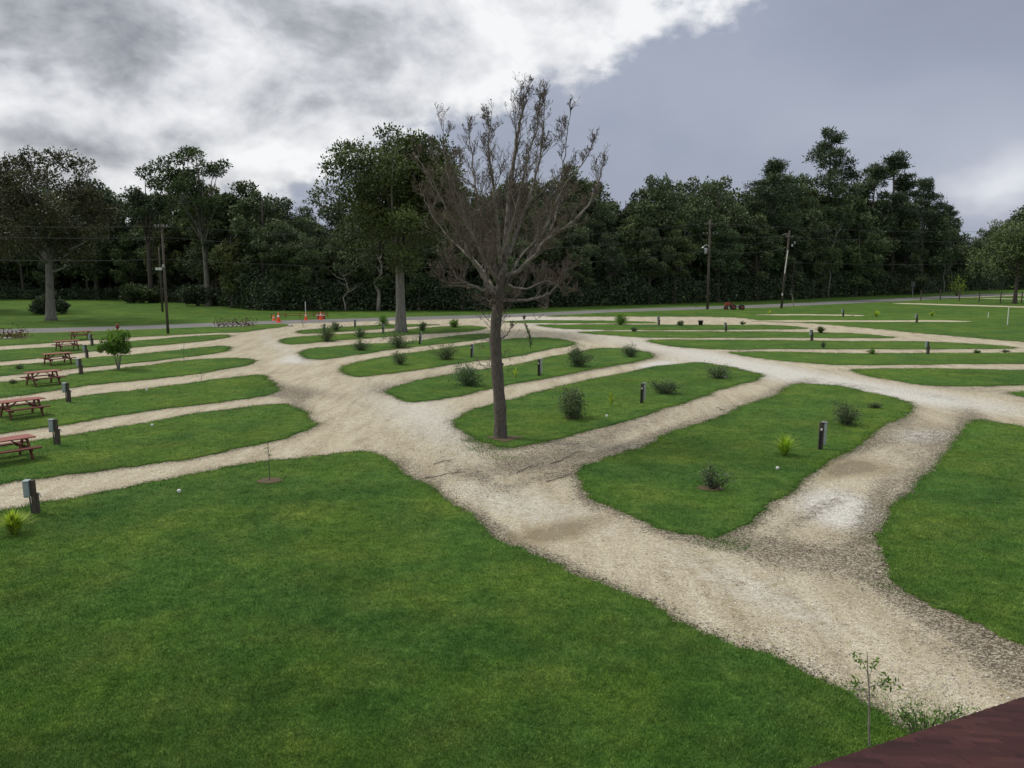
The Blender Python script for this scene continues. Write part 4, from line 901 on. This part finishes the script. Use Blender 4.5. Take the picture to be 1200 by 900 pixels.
# ------------------------------------------------------------------ picnic tables
def make_table():
    root = empty('picnic_table', (0,0,0)); rng = random.Random(3)
    t = MB()
    for i in range(5): t.box((rng.uniform(-.008, .008), -.30+i*.15, .75), (1.83, .144, .045), bev=.005, t=rng.random())
    t.build('tabletop', M['red_wood_top'], root)
    for s in (-1, 1):
        b = MB()
        for k in range(2): b.box((rng.uniform(-.008, .008), s*(.62+k*.145), .435), (1.83, .142, .045), bev=.005, t=rng.random())
        b.build('bench', M['red_wood'], root)
        for q in (-1, 1):
            l = MB(); l.beam((q*.66, s*.62, .0), (q*.66, s*.20, .725), .05, .14); l.build('leg', M['red_wood'], root)
    for q in (-1, 1):
        b = MB(); b.beam((q*.615, -.76, .395), (q*.615, .76, .395), .05, .14); b.beam((q*.615, -.34, .71), (q*.615, .34, .70), .05, .09); b.beam((q*.58, 0, .40), (q*.16, 0, .71), .08, .04); b.build('brace', M['red_wood'], root)
    return root
PT = make_table(); ft = True
d0 = G(300, 466)-G(0, 509); rzt = math.atan2(d0.y, d0.x)
for x, y, lab in [(7, 541, 'nearest picnic table, half cut off by the left border'), (26, 489, 'second nearest red picnic table, left of a hookup post'), (51, 451.5, 'third red picnic table from the front, well clear of the left border'), (68, 427.5, 'fourth red picnic table from the front'), (79, 411, 'fifth red picnic table, second from the road'), (95, 398.5, 'dark red picnic table farthest back, nearest the paved road')]:
    o = PT if ft else copy_tree(PT); ft = False; g = G(x, y); g.z = .045; o.location = g
    a, b = G(x-40, y+5), G(x+40, y-2)
    o.rotation_euler = (0, 0, rzt+random.uniform(-.07, .07)-(.12 if y < 420 else 0)); o.scale = (.99,)*3; tag(o, lab, 'picnic table', 'red picnic tables along the left bays')
# ------------------------------------------------------------------ utility poles and wires
def pole(x, yb, topy, r, label, arms=(), lean=0.0, mat='wood_post', extra=None, name='utility_pole'):
    g = G(x, yb); H_ = P3(x, topy, g.y).z; root = empty(name, g); b = MB()
    b.tube([(0, 0, -.3), (lean*.5, 0, H_*.5), (lean, 0, H_)], [r*1.15, r*.95, r*.7], 12); b.build('pole', M[mat], root, True)
    pts = []
    for z, w_, rz in arms:
        a = MB(); u = Vector((math.cos(rz), math.sin(rz), 0)); c = Vector((lean*z/H_, -.0, z)); a.beam(c-u*w_/2+Vector((0, -r-.05, 0)), c+u*w_/2+Vector((0, -r-.05, 0)), .10, .12)
        a.beam(c-u*w_*.3+Vector((0, -r-.05, 0)), c+Vector((0, -r-.02, -.6)), .03, .05); a.beam(c+u*w_*.3+Vector((0, -r-.05, 0)), c+Vector((0, -r-.02, -.6)), .03, .05)
        ao = a.build('crossarm', M['wood_post'], root)
        i_ = MB()
        for q in (-.46, -.2, .2, .46):
            p = c+u*w_*q+Vector((0, -r-.05, .06)); i_.lathe(p, [(.03, 0), (.06, .04), (.03, .08), (.055, .12), (.02, .18)], 8); pts.append(g+p+Vector((0, 0, .18)))
        i_.build('insulator', M['galv'], ao)
    if extra: extra(root, H_, r, lean)
    tag(root, label, 'utility pole'); return root, g, H_, pts
def ex1(root, H_, r, lean):
    t = MB(); t.lathe((-.55, -.1, H_*.62), [(.05, -.02), (.24, 0), (.26, .06), (.26, .72), (.22, .80), (.05, .84)], 14); tr = t.build('transformer', M['galv'], root, True)
    k = MB(); k.tube([(-.55, -.1, H_*.62+.8), (-.55, -.1, H_*.62+1.05)], [.04, .025], 6); k.tube([(-.2, -.1, H_*.62+.5), (-.4, -.1, H_*.62+.5)], .04, 6); k.build('bushing', M['galv'], tr)
    l = MB(); l.tube([(0, -.1, H_*.70), (-.5, -.2, H_*.72), (-.95, -.3, H_*.705)], .035, 6); l.lathe((-1.05, -.3, H_*.69), [(.06, -.1), (.2, -.06), (.16, .08), (.06, .14)], 10); l.build('lamp_arm', M['white'], root)
def ex2(root, H_, r, lean):
    l = MB(); l.tube([(lean*.9, -.1, H_*.92), (-.5+lean, -.2, H_*.96), (-1.2+lean, -.3, H_*.94)], .05, 6); l.build('lamp_arm', M['galv'], root)
    t = MB(); t.lathe((.45+lean, -.15, H_*.80), [(.04, -.1), (.18, -.06), (.18, .25), (.05, .32)], 10); t.lathe((.85+lean, -.15, H_*.83), [(.04, -.05), (.12, 0), (.12, .3), (.04, .36)], 10); t.build('transformer', M['galv'], root)
    c = MB(); c.tube([(lean*.35-r*.3, -r-.03, H_*.45), (lean*.75, -r-.03, H_*.75)], .07, 8); c.build('conduit', M['white'], root)
    s = MB(); s.box((0, -r*1.2, 2.2), (.2, .02, .38), bev=.004); s.build('notice', M['white'], root)
def ex3(root, H_, r, lean):
    t = MB(); t.box((.0, -r-.06, H_*.62), (.2, .14, .3), bev=.01); t.build('fitting', M['galv'], root)
p1, g1, h1, i1 = pole(197, 391.5, 262, .12, 'tall grey wooden utility pole standing alone in front of the left lawn', [(10.4, 1.2, .1)], extra=ex3)
g1z = h1
def ex4(root, H_, r, lean):
    t = MB(); t.box((-.1, -r-.08, H_*.66), (.9, .25, .35), bev=.02); t.build('lamp_housing', M['white'], root)
p2, g2, h2, i2 = pole(190.5, 365.5, 289, .13, 'thin dark service pole with a white lamp box behind the tall left pole', [], extra=ex4, mat='wood_dark')
gg = G(829, 362.5); hh = P3(829, 257, gg.y).z
p3, g3, h3, i3 = pole(829, 362.5, 257, .19, 'pale utility pole with crossarms and a transformer left of the leaning one', [(hh-.8, 1.9, .15), (hh*.84, 2.4, .15)], extra=ex1)
p4, g4, h4, i4 = pole(915.5, 361.5, 270, .17, 'dark leaning utility pole with a white tag low on it', [(11.0, 1.6, .5)], lean=.75, mat='wood_dark', extra=ex2)
# poles past both borders carry the wires on
p0, g0, h0, i0 = pole(-330, 397, 230, .16, 'utility pole past the left border carrying the wires on', [(9.5, 1.2, .1)])
p5, g5, h5, i5 = pole(1420, 352, 258, .17, 'utility pole past the right border carrying the wires on', [(12.0, 1.6, .2)])
def wire(a, b, sag, label, r=.022):
    a, b = Vector(a), Vector(b); n_ = 18; m_ = MB(); pts = []
    for i in range(n_+1):
        t = i/n_; p = a.lerp(b, t); p.z -= sag*4*t*(1-t); pts.append(p-a)
    m_.tube(pts, r, 5); o = m_.build('power_line', M['wire']); o.location = a; tag(o, label, 'power line', None); return o
TOP = lambda g, h, dz, dx=0, dy=0: g+Vector((dx, dy, h-dz))
wire(TOP(g1, h1, .25, -.5), TOP(g0, h0, .3), .9, 'uppermost wire running left from the tall left pole')
wire(TOP(g1, h1, 1.3), TOP(g0, h0, 1.6), .8, 'middle wire running left from the tall left pole')
wire(TOP(g1, h1, 3.4), TOP(g0, h0, 3.6), .9, 'lowest wire running left from the tall left pole')
wire(TOP(g1, h1, .25, .5), TOP(g3, h3, .6, -.8), 1.6, 'uppermost wire crossing from the tall left pole to the crossarm pole')
wire(TOP(g1, h1, 1.3), TOP(g3, h3, 2.2, -.9), 1.8, 'middle wire crossing from the tall left pole to the crossarm pole')
wire(TOP(g1, h1, 3.4), TOP(g3, h3, 4.6), 1.6, 'lowest wire crossing from the tall left pole to the crossarm pole')
wire(TOP(g3, h3, .6, .8), TOP(g5, h5, .2), 1.6, 'uppermost wire running right past the pole tops')
wire(TOP(g3, h3, 2.2, .9), TOP(g4, h4, .6, .7), .5, 'upper wire between the crossarm pole and the leaning pole')
wire(TOP(g3, h3, 3.3, .1), TOP(g4, h4, .8, .7), .9, 'second wire between the crossarm pole and the leaning pole, sagging more')
wire(TOP(g3, h3, 4.6, .1), TOP(g4, h4, 2.6, .7), .6, 'lowest wire between the crossarm pole and the leaning pole')
wire(TOP(g4, h4, 1.0, .7), TOP(g5, h5, 1.4), 1.5, 'upper wire running right from the leaning pole')
wire(TOP(g4, h4, 4.9, .6), TOP(g5, h5, 4.4), 1.6, 'lower wire running right from the leaning pole')
# ------------------------------------------------------------------ small things
def cap(x, y, label, r=.06):
    b = MB(); b.lathe((0, 0, 0), [(r*.8, -.02), (r*.95, .03), (r, .05), (r*.8, .08), (r*.3, .09)], 12); o = b.build('drain_cap', M['white'], None, True); g = G(x, y); g.z = .05; o.location = g; tag(o, label, 'drain cap', 'white drain caps in the lawns')
for x, y, l in [(210, 578.5, 'white round drain cap on the front lawn'), (178.5, 500.5, 'white drain cap on the near left lawn strip'), (172, 458.5, 'white drain cap on the third left lawn strip'), (711, 489.5, 'white drain cap right of the sprigged shrub on the bare tree island'), (911, 551.5, 'white drain cap below the yellow green clump on the large right island')]: cap(x, y, l)
# hydrant
def hydrant():
    root = empty('fire_hydrant', G(138, 388.5)); s = 1.1; root.scale = (s, s, s)
    b = MB(); b.lathe((0, 0, 0), [(.17, 0), (.17, .04), (.10, .05), (.10, .50), (.14, .51), (.14, .55), (.12, .62), (.07, .70), (.03, .73), (.03, .79)], 14); b.build('barrel', M['hydrant'], root, True)
    for s_ in (-1, 1):
        n_ = MB(); n_.tube([(s_*.08, 0, .40), (s_*.19, 0, .40), (s_*.20, 0, .40)], [.055, .055, .04], 10); n_.build('nozzle', M['hydrant'], root)
    n_ = MB(); n_.tube([(0, -.08, .38), (0, -.2, .38)], [.07, .07], 10); n_.build('pumper_nozzle', M['hydrant'], root); tag(root, 'red fire hydrant on the verge behind the farthest picnic table', 'fire hydrant')
hydrant()
def cone(x, y, hpx, label, polepx=0):
    g = G(x, y); s = mpp(y)*hpx/.72; root = empty('traffic_cone', g, .2); b = MB(); b.box((0, 0, .02), (.40, .40, .04), bev=.01); b.build('base', M['orange'], root)
    b = MB(); b.lathe((0, 0, .04), [(.155, 0), (.115, .2), (.105, .26), (.06, .48), (.03, .68)], 16); bo = b.build('body', M['orange'], root, True)
    c = MB(); c.lathe((0, 0, .04), [(.086, .37), (.060, .50)], 16); c.build('band', M['reflect'], bo, True); root.scale = (s, s, s)
    if polepx:
        p = MB(); p.tube([(0, 0, .3), (0, 0, polepx*mpp(y)/s)], .035, 8); p.build('marker_pole', M['white'], root)
    tag(root, label, 'traffic cone')
cone(326.5, 378, 11.5, 'leftmost orange traffic cone at the road junction')
cone(358.5, 375.5, 9, 'orange cone with a tall white marker pole in it', 22)
cone(376, 375, 9.5, 'rightmost orange traffic cone at the junction')
def drum(x, y, hpx, label, mat):
    g = G(x, y); s = mpp(y)*hpx; b = MB(); root = empty('marker_drum', g)
    b.lathe((0, 0, 0), [(s*.30, 0), (s*.30, s*.1), (s*.27, s*.12), (s*.27, s*.45), (s*.25, s*.48), (s*.25, s*.9), (s*.2, s)], 14); b.build('body', M[mat], root, True); tag(root, label, 'drum')
    c = MB(); c.lathe((0, 0, s*.6), [(s*.256, 0), (s*.256, s*.12)], 14); c.build('band', M['reflect'], root, True)
drum(321, 376, 6, 'small orange drum touching the leftmost cone', 'orange')
drum(373, 374, 7, 'dull rust red drum left of the rightmost cone', 'rust')
drum(379.5, 374, 7, 'dull rust red drum right of the rightmost cone', 'rust')
# low culvert rail behind the cones
def rail():
    a, b = G(318, 372.6), G(384, 371.2); root = empty('guard_rail', a); d = b-a
    for i in range(5):
        p = MB(); p.tube([d*(i/4)+Vector((0, 0, 0)), d*(i/4)+Vector((0, 0, .55))], .05, 6); p.build('post', M['rust'], root)
    for z in (.5, .25):
        p = MB(); p.tube([Vector((0, 0, z)), d+Vector((0, 0, z))], .035, 6); p.build('rail', M['rust'], root)
    tag(root, 'low rusty pipe rail behind the orange cones', 'rail')
rail()
# black bucket
b = MB(); s = mpp(381); b.lathe((0, 0, 0), [(s*2.2, 0), (s*2.9, s*5.2), (s*3.2, s*5.3), (s*3.2, s*5.9), (s*2.6, s*5.9), (s*2.2, s*3)], 16); o = b.build('bucket', M['black'], None, True); o.location = G(821, 381.5); tag(o, 'black plant bucket standing on the far gravel drive', 'bucket')
# thin posts on the right lawn
for x, y, hpx, lab in [(1180.5, 381, 20, 'tall thin white stake on the right lawn'), (1158, 372.6, 6, 'short thin white stake left of the tall one on the right lawn'), (815.5, 361.2, 6, 'short dark stake at the roadside left of the crossarm pole')]:
    s = mpp(y); b = MB(); b.box((0, 0, hpx*s/2), (.075, .075, hpx*s), bev=.01); b.box((0, 0, hpx*s+.012), (.09, .09, .03), bev=.004); o = b.build('stake', M['white'] if x > 900 else M['wood_dark']); o.location = G(x, y); tag(o, lab, 'stake')
# wire fence by the road bend
def fence():
    P = [G(1079, 352.8), G(1101.7, 352.3), G(1124, 352.8), G(1147, 354.6), G(1172, 355.0), G(1197, 355.2), G(1224, 355.6), G(1252, 356)]; root = empty('wire_fence', P[0])
    for i, p in enumerate(P):
        b = MB(); q = p-P[0]; b.tube([q, q+Vector((random.uniform(-.08, .08), 0, 2.0))], [.11, .09], 8); b.build('post', M['wood_dark'], root)
    for z in (.5, .95, 1.4, 1.85):
        b = MB(); b.tube([p-P[0]+Vector((0, 0, z)) for p in P], .012, 4); b.build('wire', M['wire'], root)
    tag(root, 'wire fence on dark wooden posts across the far right lawn', 'fence')
fence()
# road sign seen from behind
g = G(1069, 347.5); root = empty('road_sign', g); b = MB(); b.tube([(0, 0, 0), (0, 0, 3.0)], .05, 8); b.build('post', M['galv'], root); b = MB(); b.box((0, -.07, 2.6), (.9, .03, 1.1), bev=.01); b.build('panel', M['box_dark'], root); tag(root, 'dark backed road sign in front of the woodland near the bend', 'sign')
# old red farm machine
def machine():
    g = G(857, 363.2); root = empty('farm_machine', g, -.1)
    b = MB(); b.beam((-.9, 0, .55), (1.6, 0, .45), .12, .12); b.beam((-.7, -.35, .5), (-.7, .35, .5), .1, .1); b.beam((.3, -.3, .45), (.3, .3, .45), .08, .08); b.beam((1.5, -.35, .42), (1.5, .35, .42), .08, .08); b.build('frame', M['black'], root)
    b = MB(); b.box((-.55, 0, .88), (.85, .45, .42), bev=.06); b.box((-.85, 0, .7), (.35, .55, .3), bev=.05); b.build('hood', M['hydrant'], root)
    b = MB(); b.box((.1, 0, .78), (.35, .38, .08), bev=.03); b.box((.27, 0, .98), (.06, .38, .38), bev=.02); b.build('seat', M['rust'], root)
    b = MB(); b.tube([(-.2, 0, .9), (-.05, 0, 1.2)], .025, 6); b.lathe((-.05, 0, 1.2), [(.16, 0), (.18, .02), (.16, .04)], 12); b.build('steering_wheel', M['black'], root)
    for x_, y_, r_ in ((-.8, -.45, .28), (-.8, .45, .28), (.25, -.48, .42), (.25, .48, .42), (1.5, -.45, .40), (1.5, .45, .40)):
        b = MB(); b.tube([(x_, y_-.09, r_), (x_, y_-.07, r_), (x_, y_+.07, r_), (x_, y_+.09, r_)], [r_*.85, r_, r_, r_*.85], 18); wo = b.build('wheel', M['black'], root, True)
        b = MB(); b.tube([(x_, y_-.10, r_), (x_, y_-.095, r_)], r_*.5, 12); b.build('rim', M['rust'], wo)
    tag(root, 'small old red machine with black wheels parked beside the road near the crossarm pole', 'farm machine')
machine()
# flower beds with stone borders
def bed(cx, cy, n_, span, label):
    a, b_ = G(cx-span/2, cy), G(cx+span/2, cy-span*.03); root = empty('flower_bed', a); d = b_-a; rng = random.Random(int(cx)); s = MB(); so = MB()
    L_ = d.length; so.add([Vector((0, -.9, .052)), d+Vector((0, -.9, .052)), d+Vector((0, 1.2, .052)), Vector((0, 1.2, .052))], [(0, 1, 2, 3)]); so.build('soil', M['mulch'], root)
    for i in range(int(L_*2.2)):
        p = d*(i/(L_*2.2))+Vector((rng.uniform(-.1, .1), -.95+rng.uniform(-.1, .1), .08)); r = rng.uniform(.10, .2); s.lathe(p, [(r*.7, -.05), (r, .03), (r*.8, .1), (r*.3, .15)], 7)
    s.build('stone_border', M['stone'], root); npr = np.random.default_rng(int(cx)); C = []
    for i in range(n_):
        p = np.array(d*((i+.5)/n_)); C.append(p+np.array([0, .1, 0])+npr.normal(size=(90, 3))*np.array([.38, .25, .0])+np.array([0, 0, 1])*np.abs(npr.normal(size=(90, 1)))*.38+np.array([0, 0, .08]))
    for c_ in C: build_leaves('plant', leaf_quads(c_, npr.normal(size=c_.shape)+np.array([0, 0, .8]), .20, .4, npr), npr.random(len(c_)), M['leaf_red'], root)
    tag(root, label, 'flower bed')
bed(12, 397.5, 5, 38, 'bed of dark red plants edged with stones behind the left picnic tables')
bed(275, 383.6, 6, 44, 'bed of reddish plants edged with stones by the road junction')
# stones
def rock(x, y, r, label, n_=1):
    b = MB(); rng = random.Random(int(x)); 
    for i in range(n_):
        rr = r*rng.uniform(.6, 1); b.lathe((rng.uniform(-1, 1)*r*(n_-1)*.7, rng.uniform(-.5, .5)*r, 0), [(rr*.8, -.02), (rr, rr*.2), (rr*.75, rr*.5), (rr*.25, rr*.65)], 7)
    o = b.build('rock', M['stone'], None); o.location = G(x, y, .03); tag(o, label, 'rock')
rock(341, 382, .35, 'pale rock at the tip of the verge by the cones')
rock(841, 442.5, .28, 'pale stones lying under the low wide shrub', 3)
# fallen sticks
def stick(x0, y0, x1, y1, label, seed):
    rng = random.Random(seed); a, b_ = G(x0, y0, .03), G(x1, y1, .03); d = b_-a; root = MB(); pts = [d*(i/7)+Vector((rng.gauss(0, .04), rng.gauss(0, .04), rng.uniform(0, .03))) for i in range(8)]
    root.tube(pts, [.016-.0016*i for i in range(8)], 6)
    for i in range(7):
        p = pts[rng.randrange(2, 8)]; dd = Vector((d.x, d.y, 0)).normalized(); e = p+dd*rng.uniform(.1, .35)+Vector((-dd.y, dd.x, 0))*rng.uniform(-.25, .25)+Vector((0, 0, .02)); root.tube([p, e], [.009, .004], 4)
    o = root.build('fallen_stick', M['twig']); o.location = a; tag(o, label, 'stick')
for i, (q, l) in enumerate([((507, 544, 528, 540), 'short fallen stick on the gravel, upper left of the junction centre'), ((496, 561, 538, 553), 'fallen stick across the gravel nearest the front lawn corner'), ((602, 554, 635, 543), 'fallen stick on the gravel below the bare tree'), ((645, 544, 678, 530), 'fallen twiggy branch right of the stick below the bare tree'), ((640, 565, 664, 557), 'fallen stick nearest the left tip of the large right island'), ((840, 478, 850, 481), 'fallen stick on the gravel bay beside the large right island')]): stick(*q, l, i)
# ------------------------------------------------------------------ shingled roof in the lower right corner
def roof():
    A = P3(950, 900, 4.50); A = Vector((0, 0, CAM_H))+ray(950, 900)*(2.9/abs(ray(950, 900).z)); B = Vector((0, 0, CAM_H))+ray(1200, 817)*(3.95/abs(ray(1200, 817).z))
    e = (B-A); u = Vector((1, -.12, 0)).normalized(); nrm = u.cross(e).normalized()
    if nrm.z < 0: nrm = -nrm
    w_ = nrm.cross(u).normalized()            # up/down slope direction in the roof plane
    if w_.y < 0: w_ = -w_
    root = empty('house', Vector((A.x+2, A.y, 0))); o0 = Vector(root.location)
    # the edge as u-offset for every slope position
    ew = e.dot(w_); eu = e.dot(u); sh = MB(); rng = random.Random(2); course = .142; nrow0, nrow1 = -20, 26
    def at(uu_, ww_, h_): return A+u*uu_+w_*ww_+nrm*h_-o0
    for r_ in range(nrow0, nrow1):
        w0 = r_*course; ue = eu/ew*w0; ue1 = eu/ew*(w0+course); x_ = 0.0; end = 7.0
        x_ = ue-.30+rng.uniform(-.15, 0)
        while x_ < ue+end:
            wd = rng.choice([.16, .19, .23, .30]); l1 = x_+wd-.002
            lift = rng.choice([.002, .002, .004]); hi = course+.02; pg = [(x_, w0), (l1, w0), (l1, w0+hi), (x_, w0+hi)]; kk = eu/ew; cl = []
            for q in range(4):
                p_, q_ = pg[q], pg[(q+1) % 4]; fa, fb_ = p_[0]-kk*p_[1], q_[0]-kk*q_[1]
                if fa >= 0: cl.append(p_)
                if (fa >= 0) != (fb_ >= 0): tq = fa/(fa-fb_); cl.append((p_[0]+(q_[0]-p_[0])*tq, p_[1]+(q_[1]-p_[1])*tq))
            if len(cl) > 2:
                m_ = len(cl); tp_ = [at(a_, b_, .001+(lift+.005)*(b_-w0)/hi) for a_, b_ in cl]; bt_ = [at(a_, b_, -.01) for a_, b_ in cl]
                sh.add(tp_+bt_, [tuple(range(m_))]+[(q, m_+q, m_+(q+1) % m_, (q+1) % m_) for q in range(m_)], .35+.65*rng.random())
            if rng.random() < .55 and x_ > kk*(w0+hi)+.02:
                c0 = x_+rng.uniform(0, .04); c1 = l1-rng.uniform(.0, .05); sh.add([at(c0, w0+.002, .0045), at(c1, w0+.002, .0045), at(c1, w0+.018, .0055), at(c0, w0+.018, .0055)], [(0, 1, 2, 3)], 0.0)  # dark strips paint shadow dashes along the course lines
            x_ += wd
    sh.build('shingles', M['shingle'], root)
    wmin, wmax = nrow0*course, nrow1*course+.02; k = eu/ew
    dk = MB(); dv = [at(k*wmin, wmin, -.012), at(k*wmin+7, wmin, -.012), at(k*wmax+7, wmax, -.012), at(k*wmax, wmax, -.012)]; dn_ = [v-Vector((0, 0, .12)) for v in dv]
    dk.add(dv+dn_, [(0, 1, 2, 3), (7, 6, 5, 4), (0, 3, 7, 4), (1, 0, 4, 5), (2, 1, 5, 6), (3, 2, 6, 7)]); dk.build('roof_deck', M['shingle'], root)
    wl = MB(); ins_ = [at(k*wmin+.6, wmin, -.14), at(k*wmin+7, wmin, -.14), at(k*wmax+6.5, wmax-.4, -.14), at(k*(wmax-.4)+.6, wmax-.4, -.14)]; fl = [Vector((v.x, v.y, -o0.z)) for v in ins_]
    wl.add(ins_+fl, [(0, 1, 5, 4), (1, 2, 6, 5), (2, 3, 7, 6), (3, 0, 4, 7)]); wl.build('wall', M['stone'], root)
    tag(root, 'dark red shingled house roof corner at the lower right', 'house')
roof()
# ------------------------------------------------------------------ sky and light
SUN_EL, SUN_AZ = math.radians(52), math.radians(-70)     # azimuth measured from +Y towards +X
wd_ = bpy.data.worlds.new('World'); SC.world = wd_; wd_.use_nodes = True; nt = wd_.node_tree; nt.nodes.clear(); n = N(nt)
st = n('ShaderNodeTexSky', sky_type='NISHITA'); st.sun_disc = False; st.sun_elevation = SUN_EL; st.sun_rotation = SUN_AZ; st.air_density = 1.2; st.dust_density = 2.5
bgs = n('ShaderNodeBackground', {0: st.outputs[0], 1: 0.10})
dv = n('ShaderNodeVectorMath', {0: n('ShaderNodeTexCoord').outputs[0]}, operation='NORMALIZE').outputs[0]
X_, Y_, Z_ = n.sep(dv)
az = n.m('MULTIPLY', n.m('ARCTAN2', X_, Y_), 57.29578); el = n.m('MULTIPLY', n.m('ARCSINE', Z_), 57.29578)
cv = n('ShaderNodeCombineXYZ', {0: az, 1: n.m('MULTIPLY', el, 1.45), 2: 0.0}).outputs[0]
def nz(scale, off, det=6, rough=.6, dist=0): return n.noise(n('ShaderNodeMapping', {0: cv, 1: off}).outputs[0], scale, det, rough, dist)
w1 = nz(.09, (3, 7, 2), 4, .58); w2 = nz(.09, (50, 21, 9), 4, .58)
waz = n.m('ADD', az, n.m('MULTIPLY_ADD', w1, 13.0, -6.5)); wel = n.m('ADD', el, n.m('MULTIPLY_ADD', w2, 8.0, -4.0))
def aze(x, y):
    d = ray(x, y).normalized(); return math.degrees(math.atan2(d.x, d.y)), math.degrees(math.asin(d.z))
WP = n('ShaderNodeCombineXYZ', {0: waz, 1: wel, 2: 0.0}).outputs[0]
def addblobs(acc, lst):               # soft cloud masses at given bearings and heights
    for x, y, rx, ry, wgt in lst:
        ca_, ce_ = aze(x, y); kx, ky = 17.1/rx, 17.1/ry
        q = n('ShaderNodeVectorMath', {0: WP, 1: (kx, ky, 0), 2: (-ca_*kx, -ce_*ky, 0)}, operation='MULTIPLY_ADD').outputs[0]
        q = n('ShaderNodeVectorMath', {0: q, 1: q}, operation='DOT_PRODUCT').outputs['Value']
        acc = n.m('MULTIPLY_ADD', n.m('POWER', 0.36788, q), wgt, acc)
    return acc
fb = nz(.12, (11, 3, 5), 6, .56, .5); fb2 = nz(.32, (1, 13, 8), 4, .62); bil = nz(.22, (7, 1, 4), 5, .5, .6)
base = n.m('ADD', n.m('MULTIPLY_ADD', fb, 1.15, .01), n.m('MULTIPLY_ADD', fb2, .6, -.30))
br = addblobs(base, [(90,25,210,50,-.34),(320,40,80,26,.14),(250,85,70,26,.20),(150,118,170,14,.18),(60,120,90,20,.08),(420,40,120,26,-.08),(430,85,70,22,.14),(330,120,110,22,-.12),(150,165,150,12,-.14),(320,190,50,18,.34),(60,150,60,14,.05),(130,195,60,14,.20),(350,225,40,14,-.34),(575,30,60,70,.16),(690,45,90,36,.16),(560,105,70,24,.2),(850,20,60,40,.40),(440,160,60,30,.12),(470,125,80,12,-.10),(250,12,50,14,.22),(620,14,50,10,-.12),(760,12,50,12,.05)])
left = n.ramp(br, [(.02, (.21,.22,.255)), (.22, (.30,.31,.345)), (.42, (.49,.505,.54)), (.62, (.74,.75,.78)), (.86, (.96,.965,.975))])
# right side: smooth slate blue rain cloud
rb = addblobs(n.m('MULTIPLY_ADD', w2, .35, .12), [(1190,190,60,38,.42),(1120,215,60,26,.22),(1100,130,140,50,.10),(1180,20,130,60,-.16),(900,130,120,70,.04),(1000,20,90,50,-.10)])
right = n.ramp(rb, [(.0, (.27,.30,.38)), (.25, (.345,.385,.485)), (.5, (.46,.495,.59)), (.85, (.76,.78,.84))])
# border between them: a slanted towering edge, from upper right to lower middle
a0 = n.m('SUBTRACT', n.m('ADD', az, n.m('MULTIPLY_ADD', w1, 16.0, -8.0)), n.m('MULTIPLY_ADD', n.m('ADD', el, n.m('MULTIPLY_ADD', fb2, 6.0, -3.0)), 2.75, -30.0))
mk = n.ramp(n.m('MULTIPLY_ADD', a0, .085, .5), [(.22, 0), (.78, 1)], 'EASE')
cld = n.mix(mk, left, right)
# brighter overcast overhead
ov = n.ramp(n.m('DIVIDE', el, 60.0), [(.42, 0), (.75, 1)])
cld = n.mix(ov, cld, n.mix(fb, (.56,.58,.63), (.95,.97,1.0)))
bgc = n('ShaderNodeBackground', {0: cld, 1: 1.0})
mxs = n('ShaderNodeMixShader', {0: .94, 1: bgs.outputs[0], 2: bgc.outputs[0]}); n('ShaderNodeOutputWorld', {0: mxs.outputs[0]})
sl = bpy.data.lights.new('sun', 'SUN'); sl.energy = 2.0; sl.angle = math.radians(9); sl.color = (1, .95, .88); so = bpy.data.objects.new('sun', sl); COL.objects.link(so)
dirv = Vector((math.cos(SUN_EL)*math.sin(SUN_AZ), math.cos(SUN_EL)*math.cos(SUN_AZ), math.sin(SUN_EL))); so.rotation_euler = dirv.to_track_quat('Z', 'Y').to_euler(); so.location = (0, 0, 60)
SC.view_settings.view_transform = 'Standard'; SC.view_settings.look = 'None'; SC.view_settings.exposure = 0; SC.view_settings.gamma = 1
SC.render.engine = 'CYCLES'; SC.cycles.max_bounces = 4; SC.cycles.diffuse_bounces = 2; SC.cycles.glossy_bounces = 1; SC.render.resolution_x = 1024; SC.render.resolution_y = 768
